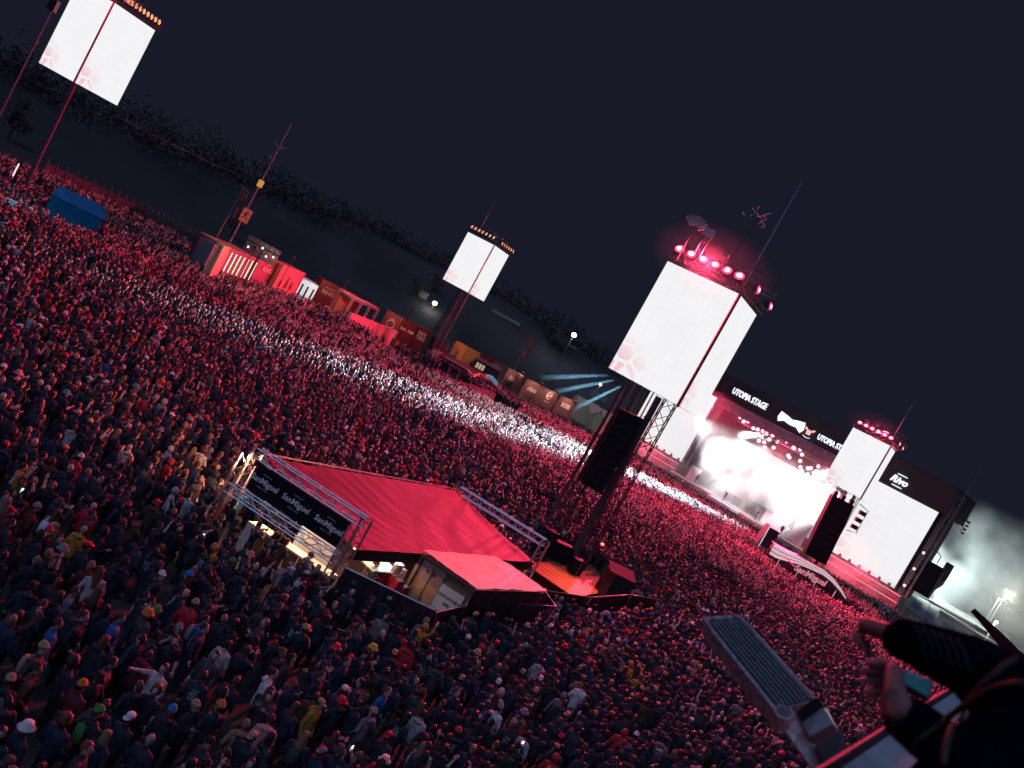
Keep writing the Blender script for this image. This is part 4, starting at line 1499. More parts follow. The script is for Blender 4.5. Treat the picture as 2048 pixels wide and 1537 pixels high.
# red light thrown from the stage over the whole field
for s0 in (8, 38):
    spot('red_beam', S(s0, 2, 20.5), (2, 66, 0), 560000, RED, 92, .6, .5, stage)
# right stage end: PA hang, masts
pa = thing('loudspeaker_array', S(54.5, 2, 6), 'black loudspeaker column hanging at the far right stage corner', 'loudspeaker', rz=S_RZ)
sbox(MB(), 53.6, 56.0, 1.5, 3.0, 5.6, 10.6).build('cabinet', m_black, pa)
for z in (6.6, 7.6, 8.6, 9.6):
    sbox(MB(), 53.62, 55.98, 2.95, 3.03, z - .03, z + .03).build('cabinet_joint', m_dark, pa)
MB().tube([S(54.6, 2.2, 10.6), S(54.6, 2.2, 12.0), S(52.8, 1.0, 12.6)], .07, 5).build('hoist', m_dark, pa)
ms = thing('corner_mast', S(52.9, .8, 0), 'slim mast with antenna at the right stage corner', 'mast', rz=S_RZ)
MB().tube([S(52.9, .8, 0), S(52.9, .8, 19), S(52.9, .8, 26.5)], [.1, .08, .03], 6).build('pole', m_alu, ms)
pm = MB()
for k in range(4):
    pm.tube([S(53.2, .8, 17.6 + .5 * k), S(55.3, 1.4, 16.6 + .6 * k)], .05, 5)
    pm.ell(S(55.3, 1.4, 16.6 + .6 * k), (.3, .3, .2), 7, 5)
pm.build('lamp_cluster', m_mh, ms)
for k, z in enumerate((5.5, 8.4, 11.2)):
    rd = thing('marker_lamp', S(52.1, 1.5, z), ('lowest', 'middle', 'topmost')[k] + ' of three red lamps up the right stage edge', 'lamp', 'red lamps on the stage edge')
    MB().ell(S(52.1, 1.5, z), (.2, .2, .2), 8, 6).build('lens', m_reddot, rd)
    MB().box(S(52.1, 1.2, z), (.4, .3, .4), S_RZ).build('housing', m_mh, rd)

# ------------------------------------------------------------------ smoke
def smoke_mat(name, dens, scale, col=(.9, .9, .9), lo=.42, hi=.68, soft=True):
    M = bpy.data.materials.new(name)
    M.use_nodes = True
    n = M.node_tree
    n.nodes.clear()
    out = n.nodes.new('ShaderNodeOutputMaterial')
    pv = n.nodes.new('ShaderNodeVolumePrincipled')
    pv.inputs['Color'].default_value = (*col, 1)
    pv.inputs['Anisotropy'].default_value = 0.0
    tc = n.nodes.new('ShaderNodeTexCoord')
    nz = n.nodes.new('ShaderNodeTexNoise')
    nz.inputs['Scale'].default_value = scale
    nz.inputs['Detail'].default_value = 3
    n.links.new(tc.outputs['Object'], nz.inputs['Vector'])
    mr = n.nodes.new('ShaderNodeMapRange')
    mr.inputs[1].default_value = lo
    mr.inputs[2].default_value = hi
    mr.inputs[3].default_value = 0
    mr.inputs[4].default_value = dens
    n.links.new(nz.outputs['Fac'], mr.inputs[0])
    # fade towards the edge of the cloud (generated coords, centre .5)
    ds = n.nodes.new('ShaderNodeVectorMath')
    ds.operation = 'DISTANCE'
    ds.inputs[1].default_value = (.5, .5, .5)
    n.links.new(tc.outputs['Generated'], ds.inputs[0])
    fd = n.nodes.new('ShaderNodeMapRange')
    fd.inputs[1].default_value = .5
    fd.inputs[2].default_value = .25
    n.links.new(ds.outputs['Value'], fd.inputs[0])
    mu = n.nodes.new('ShaderNodeMath')
    mu.operation = 'MULTIPLY'
    n.links.new(mr.outputs[0], mu.inputs[0])
    n.links.new(fd.outputs[0], mu.inputs[1])
    n.links.new(mu.outputs[0], pv.inputs['Density'])
    n.links.new(pv.outputs[0], out.inputs['Volume'])
    return M


def smoke(c, r, m, label, rz=0.0):
    o = MB().ell((0, 0, 0), r, 16, 10).build('smoke', m)
    o.location = c
    o.rotation_euler = (0, 0, rz)
    o['kind'] = 'stuff'
    o['label'] = label
    return o


smoke(S(22.5, -4.5, 6.0), (17, 8.5, 8.5), smoke_mat('stage_smoke', 1.1, .22, lo=.44, hi=.66), 'dense white smoke filling the stage opening', S_RZ)
smoke(S(23, 2, 9), (32, 9, 11), smoke_mat('stage_glow_haze', .011, .1, lo=.0, hi=.5), 'thin haze added for the glow around the stage front', S_RZ)  # added volume standing in for bloom around the stage lamps
smoke(S(6, 5.5, 3.2), (11, 3.0, 2.6), smoke_mat('low_smoke', .22, .35), 'reddish smoke drifting along the left stage front', S_RZ)
smoke(S(46, 5.5, 3.2), (10, 3.0, 2.8), MATS.get('x') or smoke_mat('low_smoke_b', .28, .35), 'reddish smoke drifting along the right stage front', S_RZ)
smoke(V((100, 182, 12)), (26, 12, 15), smoke_mat('far_smoke', .09, .085, lo=.42, hi=.66), 'pale lit smoke behind the right end of the stage')
smoke(V((128, 190, 7)), (24, 10, 9), smoke_mat('far_smoke_b', .04, .10, lo=.36, hi=.6), 'yellowish lit smoke drifting over the buildings at far right')

for (c_, r_, a_, lab_, dn_) in smoke_late:
    smoke(c_, r_, smoke_mat('lamp_glow_haze', dn_, .3, lo=-.2, hi=.4), 'added red glow haze round the lamps of the ' + ' '.join(lab_.split()[:6]), a_)  # added volumes giving the lamp rows their red halo

# ------------------------------------------------------------------ container row along the left field edge
def box_front(name, pa, pb, z, depth, m, label, cat, group=None, base=0.0):
    """a container whose roof front edge runs between two photo points at height z"""
    a, b = G(*pa, z), G(*pb, z)
    x, n, L = frame(a, b)
    if n.dot(CAM - a) < 0:
        n = -n
    t = thing(name, ((a + b) / 2).xy.to_3d(), label, cat, group)
    q = [Z(a, z), Z(b, z), Z(b, z) - n * depth, Z(a, z) - n * depth]
    MB().slab(q, z - .05).build('body', m, t)
    f = MB()
    for p in (a, b):
        f.box(Z(p, z / 2) + n * .03, (.16, .12, z), math.atan2(x.y, x.x))
    f.box(Z((a + b) / 2, z - .05) + n * .03, (L, .12, .16), math.atan2(x.y, x.x))
    f.build('frame', m, t)
    return t, a, b, x, n, L


def ring_print(t, a, b, x, n, L, z, m=m_print):
    c = Z((a + b) / 2, z - 1.35) + n * .1
    w_ = min(L, 3.4) * .62
    tm = text_mb('RING', w_ * .42, c - V((0, 0, w_ * .04)), x, (0, 0, 1), .01, 0, .012)
    for i, p in enumerate(tm.v):      # pointed, uneven feet like angular lettering
        u = (p - c).dot(x) / w_
        if p.z < c.z:
            tm.v[i] = p - V((0, 0, .28 * w_ * (.25 - abs(u)) ** 2 * 6 * (1 if abs(u) < .3 else .2)))
    tm.build('ring_lettering', m, t)
    text_mb('ROCK AM', w_ * .16, c + V((0, 0, w_ * .30)), x, (0, 0, 1), .01, 0, .006).build('top_lettering', m, t)


def figure_print(t, a, b, x, n, L, z, kind, m=m_printdark):
    c = Z((a + b) / 2, 1.8) + n * .1
    z = z - 1.8
    if kind == 'people':
        for (u, h) in ((-.02, .62), (.2, .42), (-.28, .3)):
            p = c + x * (u * L)
            f = MB()
            f.slab([p - x * .18 + V((0, 0, .1)), p + x * .18 + V((0, 0, .1)), p + x * .24 + V((0, 0, z * h * .7)), p - x * .2 + V((0, 0, z * h * .7))], .01)
            f.slab([p + x * (.16 * math.cos(k)) + V((0, 0, z * h * .85 + .2 * math.sin(k))) for k in np.linspace(0, 6.28, 9)[:-1]], .01)
            f.build('figure_print', m, t)
    elif kind == 'plant':
        f = MB()
        rr = random.Random(int(L * 100))
        for k in range(9):
            p = c + x * (L * rr.uniform(.05, .45)) + V((0, 0, .2))
            q = p + x * rr.uniform(-.6, .4) + V((0, 0, rr.uniform(.6, 1.5)))
            sd = x * .07
            f.slab([p - sd, p + sd, q], .01)
        f.build('plant_print', m, t)
    elif kind == 'tree':
        f = MB()
        p = c + V((0, 0, .1))
        f.slab([p - x * .08, p + x * .08, p + x * .05 + V((0, 0, 1.4)), p - x * .05 + V((0, 0, 1.4))], .01)
        for k in range(6):
            q = p + V((0, 0, .8 + .12 * k))
            e_ = q + x * (.9 if k % 2 else -.8) * (1 - .1 * k) + V((0, 0, .6))
            f.slab([q - V((0, 0, .05)), e_, q + V((0, 0, .05))], .01)
        f.build('tree_print', m, t)
    elif kind == 'flame':
        f = MB()
        q = c + V((0, 0, z * .42))
        for k in range(14):
            t0 = 2 * math.pi * k / 14
            rr_ = .62 * L / 3
            o = q + x * (rr_ * math.cos(t0)) + V((0, 0, rr_ * math.sin(t0)))
            e_ = q + x * (rr_ * 1.35 * math.cos(t0 + .3)) + V((0, 0, rr_ * (1.35 + (.7 if math.sin(t0) > .3 else 0)) * math.sin(t0 + .3)))
            i_ = q + x * (rr_ * 1.0 * math.cos(t0 + .5)) + V((0, 0, rr_ * math.sin(t0 + .5)))
            f.slab([o, e_, i_], .01)
        f.build('flame_print', m_print, t)


ROWG = 'containers and stalls along the far field edge'
t, *fr_ = box_front('stall_box', (404, 474), (430, 489), 4.2, 3.0, mat('grey_stall', (.10, .11, .13), .6), 'dark grey stall at the left end of the container row by the flag', 'stall', ROWG)
t, *fr_ = box_front('container', (437, 486), (448, 492), 4.9, 2.4, m_beige, 'narrow beige container end beside the light tube stall', 'container', ROWG)
t, a, b, x, n, L = box_front('light_tube_stall', (448, 494), (514, 520), 4.3, 3.5, m_maroon, 'dark red stall front with a row of white and green light tubes', 'stall', ROWG)
MB().slab([Z(a, 4.45) + n * .4, Z(b, 4.45) + n * .4, Z(b, 4.45) - n * 3.4, Z(a, 4.45) - n * 3.4], .12).build('roof', m_beige, t)
for k in range(8):
    p = a.lerp(b, .06 + .125 * k) + n * .45
    MB().tube([Z(p, 1.9), Z(p, 4.1)], .06, 6).build('light_tube', m_tubew if k in (0, 1, 5) else m_tubeg, t)
t, *f_ = box_front('container', (524, 511), (565, 528), 4.6, 2.4, m_maroon, 'maroon container with pale angular festival lettering, nearer of the two', 'container', ROWG)
ring_print(t, *f_, 4.6)
t, *f_ = box_front('container', (567, 530), (610, 547), 4.6, 2.4, m_coral, 'coral container with dark printed figures', 'container', ROWG)
figure_print(t, *f_, 4.6, 'people')
t, a, b, x, n, L = box_front('lit_stall', (606, 556), (637, 572), 3.6, 3.0, m_white, 'brightly lit white and teal stall between the printed containers', 'stall', ROWG)
MB().slab([Z(a, 1.4) + n * .12, Z(b, 1.4) + n * .12, Z(b, 3.5) + n * .12, Z(a, 3.5) + n * .12], .02).build('lit_front', mat('stall_lit_white', (.7, .8, .8), .4, 0, 0, emit=(.62, .85, .85), estr=.7), t)
for tt in (.12, .45, .8):
    p = a.lerp(b, tt)
    MB().slab([Z(p, 1.2) + n * .16, Z(p, 1.2) + x * (.12 * L) + n * .16, Z(p, 2.9) + x * (.12 * L) + n * .16, Z(p, 2.9) + n * .16], .02).build('dark_panel', m_maroon, t)
t, *f_ = box_front('container', (646, 559), (684, 578), 4.6, 2.4, m_maroon, 'maroon container with pale angular festival lettering, farther of the two', 'container', ROWG)
ring_print(t, *f_, 4.6)
t, *f_ = box_front('container', (685, 580), (719, 597), 4.6, 2.4, m_coral, 'coral container with dark printed plant stalks', 'container', ROWG)
figure_print(t, *f_, 4.6, 'plant')
# truss kiosk with a pink counter
t, a, b, x, n, L = box_front('counter_wall', (705, 627), (795, 663), 2.6, .5, mat('pink_counter', (.52, .22, .22), .5), 'long pink counter wall in front of the container row', 'counter', ROWG)
kq = thing('truss_kiosk', Z((a + b) / 2, 0), 'open truss kiosk behind the long pink counter', 'kiosk', ROWG)
for k in range(4):
    p = a.lerp(b, .02 + .18 * k) - n * 1.2
    MB().truss(Z(p, 0), Z(p, 4.3), .25, .03, .02).build('post', m_alu, kq)
    MB().truss(Z(p, 4.3), Z(p - n * 2.5, 4.3), .25, .03, .02).build('roof_beam', m_alu, kq)
MB().truss(Z(a, 4.3) - n * 1.2, Z(a.lerp(b, .58), 4.3) - n * 1.2, .25, .03, .02).build('front_beam', m_alu, kq)
MB().slab([Z(a, 4.5) - n * 1.2, Z(a.lerp(b, .58), 4.5) - n * 1.2, Z(a.lerp(b, .58), 4.5) - n * 3.6, Z(a, 4.5) - n * 3.6], .08).build('roof', mat('pale_pink_roof', (.4, .2, .2), .6), kq)
t, *f_ = box_front('container', (776, 621), (806, 637), 4.6, 2.4, m_maroon, 'maroon container with a pale ring of flames print', 'container', ROWG)
figure_print(t, *f_, 4.6, 'flame')
for k, (pa, pb) in enumerate((((809, 637), (821, 643)), ((823, 644), (837, 651)))):
    t, a, b, x, n, L = box_front('printed_billboard', pa, pb, 4.6, .5, m_maroon, ('first' if k == 0 else 'second') + ' of two narrow maroon panels right of the flame container', 'panel', ROWG)
    MB().slab([Z(a.lerp(b, .1), 2.9) + n * .1, Z(a.lerp(b, .9), 2.9) + n * .1, Z(a.lerp(b, .9), 3.3) + n * .1, Z(a.lerp(b, .1), 3.3) + n * .1], .01).build('lettering_band', m_print, t)
t, a, b, x, n, L = box_front('printed_billboard', (840, 652), (861, 663), 4.6, .5, m_maroon, 'maroon panel with a pale square of stacked letters', 'panel', ROWG)
for r_, wd in enumerate(('EAT', 'ORE')):
    text_mb(wd, .8, Z((a + b) / 2, 3.6 - .7 * r_) + n * .12, x, (0, 0, 1), .01, 0, .03).build('lettering', m_print, t)
t, a, b, x, n, L = box_front('printed_billboard', (866, 672), (893, 688), 4.0, 1.2, mat('dull_maroon', (.10, .025, .03), .6), 'dull maroon box behind the ladder mast of the farther tower', 'panel', ROWG)
t, a, b, x, n, L = box_front('counter_wall', (876, 703), (905, 712), 2.5, .8, mat('pink_counter', (.52, .22, .22)), 'short pink counter left of the orange tree container', 'counter', ROWG)
t, *f_ = box_front('container', (914, 682), (935, 694), 4.7, 2.4, m_orange, 'orange container with a dark bare tree print', 'container', ROWG)
figure_print(t, *f_, 4.7, 'tree')
t, *f_ = box_front('container', (937, 695), (961, 707), 4.7, 2.4, mat('ochre_container', (.34, .15, .05), .55), 'ochre container with dark bush print right of the tree container', 'container', ROWG)
figure_print(t, *f_, 4.7, 'plant')
t, a, b, x, n, L = box_front('truss_stall', (953, 716), (1001, 742), 4.2, 1.5, mat('dark_stall', (.05, .035, .03), .6), 'dark stall with a pale truss rail and lit signboards', 'stall', ROWG)
MB().truss(Z(a, 4.3) + n * .3, Z(b, 4.3) + n * .3, .35, .04, .025).build('truss_rail', mat('warm_truss', (.5, .4, .3), .4, .5), t)
for tt in (.1, .22, .34):
    p = a.lerp(b, tt)
    MB().slab([Z(p, 2.8) + n * .1, Z(p, 2.8) + x * .4 + n * .1, Z(p, 3.7) + x * .4 + n * .1, Z(p, 3.7) + n * .1], .02).build('signboard', mat('lit_signboard', (.6, .5, .4), .5, 0, 0, emit=(1, .75, .5), estr=.35), t)
t, *f_ = box_front('container', (978, 716), (1012, 733), 4.5, 2.4, mat('bright_red_container', (.26, .015, .025), .5), 'bright red container with a pale flame print', 'container', ROWG)
figure_print(t, *f_, 4.5, 'flame')
warm_l = []
for (pa, pb, txt, lab, xs, sz) in (((1018, 737), (1047, 751), 'Rivo', 'brown container with a pale script logo below the tall flag', 1.2, 1.1),
                                   ((1054, 757), (1087, 773), 'rivo', 'brown container with pale lowercase lettering next to the script logo', 1.2, 1.2),
                                   ((1089, 775), (1118, 789), 'OPEL', 'brown container with a pale ringed bolt emblem', 1.0, .55),
                                   ((1122, 791), (1153, 806), 'BOBI', 'brown container with bold pale block letters, last of the row', 1.0, 1.1)):
    t, a, b, x, n, L = box_front('container', pa, pb, 4.7, 2.4, mat('brown_container', (.15, .07, .06), .5), lab, 'container', ROWG)
    c = Z((a + b) / 2, 3.3) + n * .12
    mw = mat('pale_white_print', (.75, .68, .66), .6, 0, 0)
    if txt == 'OPEL':
        rg = MB()
        rg.tube([c + V((0, 0, .4)) + x * (.62 * math.cos(k)) + V((0, 0, .62 * math.sin(k))) for k in np.linspace(0, 2 * math.pi, 17)], .07, 5)
        rg.slab([c + V((0, 0, .4)) + x * u + V((0, 0, w_)) for u, w_ in ((-.95, .0), (.1, .05), (-.05, .2), (.95, .06), (-.1, -.05), (.05, -.2))], .02)
        rg.build('ring_emblem', mw, t)
        text_mb('O P E L', .45, c - V((0, 0, .75)), x, (0, 0, 1), .01, 0, .01).build('lettering', mw, t)
    else:
        text_mb(txt, sz, c, x, (0, 0, 1), .01, .2 if txt != 'BOBI' else 0, .05, xs=xs).build('lettering', mw, t)
    lp = Z((a + b) / 2, 5.3) + n * 1.5
    sp = thing('front_fill_lamp', lp, 'added warm fill lamp over the ' + ' '.join(lab.split(',')[0].split()[:8]), 'lamp', 'added lamps over the container fronts')  # added lamp, brightens the lettered container front
    MB().tube([Z((a + b) / 2, 4.7), Z((a + b) / 2, 5.35) + n * .6, lp], .04, 5).build('arm', m_dark, sp)
    MB().box(lp, (.5, .2, .12), math.atan2(x.y, x.x)).build('lamp_head', m_dark, sp)
    MB().box(lp - V((0, 0, .08)), (.44, .16, .03), math.atan2(x.y, x.x)).build('lens', m_lampy, sp)
    spot('front_fill_light', lp - V((0, 0, .12)), c - V((0, 0, .3)), 420, (1, .55, .4), 120, .5, .05, sp)
# added warm-red fill lamps on poles, brightening the nearer row
for k, (px, py) in enumerate(((480, 512), (566, 532), (680, 578), (812, 640), (935, 696))):
    p = G(px, py, 4.6)
    d = (V((0, 40, 0)) - p)
    d.z = 0
    d.normalize()
    lp = p + d * 4.0 + V((0, 0, 1.6))
    sp = thing('row_fill_lamp', lp, ('first', 'second', 'third', 'fourth', 'fifth')[k] + ' added fill lamp from the left along the container row', 'floodlight', 'added fill lamps before the container row')
    MB().tube([Z(lp, 0), Z(lp, lp.z)], .05, 5).build('pole', m_dark, sp)
    MB().box(lp + V((0, 0, .1)), (.35, .3, .25)).build('lamp_head', m_dark, sp)
    spot('row_fill_light', lp + V((0, 0, .05)) - d * .3, p - d * 1.0 - V((0, 0, .9)), 850, (1.0, .48, .38), 112, .6, .1, sp)
# coral tarps beside the stage, far left
for k, (px, py, w_, d_) in enumerate(((1165, 815, 6, 4), (1190, 830, 7, 4), (1215, 848, 6, 4))):
    p = Z(G(px, py + 8, 2.2), 0)
    lab = ('leftmost', 'middle', 'rightmost')[k] + ' of three low coral tents beside the left stage end'
    t = thing('low_tent', p, lab, 'tent', 'low coral tents by the stage')
    f = MB()
    h = 4.8
    rz = .5
    M4 = Matrix.Translation(p) @ Matrix.Rotation(rz, 4, 'Z')
    v8 = [M4 @ V((i * w_ / 2, j * d_ / 2, z)) for z in (0, 3.2) for j in (-1, 1) for i in (-1, 1)]
    f.add(v8 + [M4 @ V((-w_ / 2, 0, h)), M4 @ V((w_ / 2, 0, h))], [(0, 1, 5, 4), (2, 6, 7, 3), (0, 4, 8, 6, 2), (1, 3, 7, 9, 5)])
    f.build('walls', m_tarp, t)
    r2 = MB()
    r2.slab([M4 @ V((-w_ / 2 - .2, -d_ / 2 - .2, 3.15)), M4 @ V((w_ / 2 + .2, -d_ / 2 - .2, 3.15)), M4 @ V((w_ / 2 + .2, 0, h + .05)), M4 @ V((-w_ / 2 - .2, 0, h + .05))], .05)
    r2.slab([M4 @ V((-w_ / 2 - .2, 0, h + .05)), M4 @ V((w_ / 2 + .2, 0, h + .05)), M4 @ V((w_ / 2 + .2, d_ / 2 + .2, 3.15)), M4 @ V((-w_ / 2 - .2, d_ / 2 + .2, 3.15))], .05)
    r2.build('roof', m_tarp, t)
# scaffold lamp heap behind the light tube stall
hp = G(526, 497, 6.2)
hs = thing('lamp_rig', Z(hp, 0), 'grey speckled lamp rig standing behind the light tube stall', 'lamp rig')
hm = MB()
for k in range(6):
    for j in range(3):
        hm.box(V((hp.x - 1.6 + .62 * k, hp.y + .2, hp.z - .9 + .62 * j)), (.55, .4, .5), .1)
hm.build('lamp_grid', mat('grey_rig', (.05, .05, .055), .4, .3, .4, 8), hs)['kind'] = 'stuff'
for k in range(5):
    MB().ell(V((hp.x - 1.4 + .7 * k, hp.y - .1, hp.z - .6 + .3 * (k % 3))), (.13, .08, .13), 7, 5).build('lens', m_signw, hs)
MB().tube([Z(hp, 0), Z(hp, hp.z)], .12, 6).build('pole', m_dark, hs)
KEEP_OUT.append([(-40, 104), (-33, 104.5), (-28.7, 119.5), (-21, 131), (-11.3, 148), (-2, 150.5), (8, 153.5), (12, 160), (24, 166), (0, 205), (-60, 180), (-60, 122), (-46, 114)])

# ------------------------------------------------------------------ second bar (dark pavilion with white scalloped roof) before the stage
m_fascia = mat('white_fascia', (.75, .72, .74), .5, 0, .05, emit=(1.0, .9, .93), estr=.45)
m_navy = mat('dark_navy_cloth', (.012, .016, .026), .55, 0, .3, 1.0)
bar2 = thing('bar_pavilion', (43, 111, 0), 'dark round beer pavilion with white curved fascia in front of the stage', 'pavilion')
fpx = [(1549, 1088), (1562, 1096), (1580, 1106), (1602, 1116), (1628, 1130), (1650, 1142), (1668, 1158), (1684, 1180), (1692, 1196)]
fy = [110.5, 109.5, 108.6, 108, 107.6, 107.6, 108, 109.2, 111]
top = [D(px, py, y) for (px, py), y in zip(fpx, fy)]
hts = [1.5, 1.5, 1.2, .9, .7, .6, .5, .35, .2]
f = MB()
for i in range(len(top) - 1):
    for k in range(3):
        a, b = top[i], top[i + 1]
        h0, h1 = hts[i] / 3, hts[i + 1] / 3
        o = .06 * k
        z0, z1 = V((0, -o, -h0 * k)), V((0, -o, -h1 * k))
        f.add([a + z0 + V((0, 0, -h0 * .78)), b + z1 + V((0, 0, -h1 * .78)), b + z1, a + z0], [(0, 1, 2, 3)])
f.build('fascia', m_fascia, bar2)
wl_ = MB()
for i in range(len(top) - 1):
    a, b = top[i] - V((0, -.3, hts[i])), top[i + 1] - V((0, -.3, hts[i + 1]))
    wl_.add([Z(a, .05), Z(b, .05), b, a], [(0, 1, 2, 3)])
wl_.build('wall', m_navy, bar2)
rt = MB()
bk = [p + V((1.5, 6, -.3)) for p in top]
rt.add(top + bk, [(i, i + 1, i + 1 + len(top), i + len(top)) for i in range(len(top) - 1)])
rt.build('roof', m_navy, bar2)
for k, (p0, p1) in enumerate((((1561, 1116), (1546, 1142)), ((1598, 1140), (1583, 1163)), ((1634, 1160), (1618, 1187)), ((1672, 1182), (1653, 1213)))):
    a = D(*p0, 107.0)
    MB().tube([Z(a, .1), a], .05, 5).build('lit_post', mat('lit_post_strip', (.5, .45, .45), .5, 0, 0, emit=(.9, .8, .8), estr=.35), bar2)
c = D(1621, 1152, 107.0)
text_mb('SanMiguel', 1.05, c, (1, -.02, 0), (0, 0, 1), .02, .08, .03).build('lettering', mat('pink_letter', (.7, .45, .45), .5, 0, 0, emit=(1, .5, .55), estr=.3), bar2)
for (px, py, w_, r_) in ((1580, 1124, 1.8, -.45), (1632, 1156, .8, -.5)):
    c = D(px, py, 107)
    MB().box(c, (w_, .06, .14), M=Matrix.Rotation(.28, 3, 'Y')).build('neon_stroke', mat('magenta_neon', (.6, .05, .15), .5, 0, 0, emit=(1, .05, .2), estr=.8), bar2)
KEEP_OUT.append([(39, 106), (50, 104.5), (51.5, 113), (39, 116)])
bx2 = thing('dark_booth', (37.5, 118, 0), 'black box booth with white edged roof left of the beer pavilion', 'booth')
q = [D(1541, 1053, 119), D(1562, 1063, 119)]
MB().slab([Z(q[0], q[0].z), Z(q[1], q[0].z - .2), Z(q[1], q[0].z - .2) + V((.6, 4, 0)), Z(q[0], q[0].z) + V((.6, 4, 0))], q[0].z - .1).build('body', m_navy, bx2)
MB().box((Z(q[0], q[0].z) + Z(q[1], q[0].z - .2)) / 2 + V((0, -.05, .05)), ((q[1] - q[0]).length * 1.05, .15, .16)).build('roof_edge', m_fascia, bx2)
MB().tube([Z(q[0], .1) - V((.05, 0, 0)), Z(q[0], q[0].z) - V((.05, 0, 0))], .08, 5).build('edge_post', m_fascia, bx2)
# barrier with light strips running through the crowd
bar_p = [G(1497, 1166, 1.1), G(1600, 1218, 1.1), G(1690, 1264, 1.1), G(1740, 1290, 1.1)]
br = thing('crowd_barrier', Z(bar_p[0], 0), 'long crowd barrier with white light strips below the beer pavilion', 'barrier')
for i in range(3):
    a, b = bar_p[i], bar_p[i + 1]
    MB().tube([a, b], .05, 5).build('rail', m_alu, br)
    for k in range(6):
        if (i + k) % 3 != 1:
            p, q = a.lerp(b, k / 6 + .02), a.lerp(b, k / 6 + .10)
            MB().tube([p + V((0, -.08, .05)), q + V((0, -.08, .05))], .06, 5).build('light_strip', mat('barrier_strip', (.8, .7, .7), .4, 0, 0, emit=(1, .85, .85), estr=.9), br)
    for k in range(7):
        p = a.lerp(b, k / 6)
        MB().tube([Z(p, 0), p], .03, 4).build('post', m_steel, br)

# ------------------------------------------------------------------ third bar near the farther tower
b3 = thing('bar_platform', (-6, 124, 0), 'dark flat-roofed bar with angular orange roof edge beside the container row', 'bar')
rq = [D(882, 712, 124), D(1000, 772, 122), D(1016, 752, 130), D(905, 700, 132)]
zr = 3.1
rq = [Z(p, zr) for p in rq]
MB().slab(rq, .25).build('roof', m_navy, b3)
mo_ = mat('orange_roof_strip', (.42, .16, .10), .5)
zz = [(905, 722), (935, 740), (945, 752), (960, 748), (978, 762), (990, 778), (972, 754), (950, 740), (925, 726)]
for i in range(len(zz) - 1):
    a, b = G(*zz[i], zr + .1), G(*zz[i + 1], zr + .1)
    MB().box((a + b) / 2, ((b - a).length, .35, .18), math.atan2((b - a).y, (b - a).x)).build('edge_strip', mo_, b3)
tq = [G(972, 748, 2.9), G(996, 768, 1.6)]
MB().slab([D(970, 748, 124), D(994, 772, 122), D(997, 766, 122), D(985, 752, 124)], .1).build('teal_panel', m_teal, b3)
for k, (px, py) in enumerate(((880, 728), (898, 740), (918, 748), (945, 760), (968, 772), (985, 780))):
    p = G(px, py, 2.6)
    MB().tube([Z(p, 0), Z(p, zr - .2)], .07, 5).build('post', m_steel, b3)
ar = MB()
for k in range(3):
    c = G(873 + 7 * k, 738 + 5 * k, 1.9)
    ar.tube([Z(c, 0), Z(c, 1.9), Z(c, 1.9) + V((.5, 0, .15)), Z(c, 0) + V((.9, 0, 0))], .05, 5)
ar.build('rail_hoop', mat('pink_rail', (.4, .2, .22), .5), b3)
MB().box(V((-5.5, 126, .9)), (9, 4, 1.7), .95).build('bar_block', m_navy, b3)
KEEP_OUT.append([(-12, 117), (2, 119), (3, 133), (-11, 136)])

# ------------------------------------------------------------------ signal mast, flags, cable, blue tent
sg = thing('signal_mast', (-41.5, 118, 0), 'tall slim signal mast with yellow and red pictogram signs', 'mast')
MB().tube([(-41.5, 118, 0), (-41.5, 118, 17), (-41.5, 118, 18)], [.14, .10, .08], 8).build('pole', mat('mast_grey_red', (.3, .2, .2), .5), sg)
MB().tube([(-41.5, 118, 18), (-41.5, 118, 20.5)], .03, 5).build('antenna', m_alu, sg)
rg = MB()
rg.tube([V((-41.5 + .85 * math.cos(k), 118 + .85 * math.sin(k), 17.4 + .12 * math.cos(2 * k))) for k in np.linspace(0, 6.283, 13)], .05, 4)
rg.tube([(-42.2, 118, 17.2), (-40.8, 118, 17.2)], .05, 4)
rg.box((-41.9, 117.9, 15.6), (.25, .25, .5))
rg.build('ring_aerial', MATS['mast_grey_red'], sg)
m_yel = mat('yellow_sign', (.75, .42, .10), .4, 0, .05, emit=(1, .5, .12), estr=.45)
MB().box((-41.4, 117.8, 11.9), (.75, .08, .95)).build('yellow_sign', m_yel, sg)
sgn = MB().box((-41.2, 117.8, 7.3), (1.15, .08, 1.75)).build('red_sign', mat('red_sign_face', (.45, .08, .06), .4, 0, .05, emit=(.9, .12, .10), estr=.30), sg)
mn = MB()
c = V((-41.2, 117.73, 7.35))
mn.slab([c + V((.1 + .13 * math.cos(k), 0, .52 + .13 * math.sin(k))) for k in np.linspace(0, 6.28, 9)[:-1]], .01)
for pts_ in ([(-.1, .35), (.18, .3), (.05, -.1), (-.15, -.05)], [(-.1, .33), (-.38, .1), (-.32, .02), (-.05, .2)], [(.15, .28), (.4, .12), (.42, .22), (.18, .36)], [(-.12, -.05), (-.38, -.55), (-.27, -.6), (.0, -.1)], [(0, -.1), (.25, -.32), (.2, -.65), (.32, -.65), (.36, -.28), (.06, -.02)]):
    mn.slab([c + V((x, 0, z)) for x, z in pts_], .01)
mn.build('running_figure', mat('sign_dark_figure', (.10, .02, .02), .5), sgn)
MB().box((-41.2, 117.82, 7.3), (1.3, .04, 1.9)).build('sign_edge', mat('sign_pale_edge', (.6, .3, .3), .5), sgn)


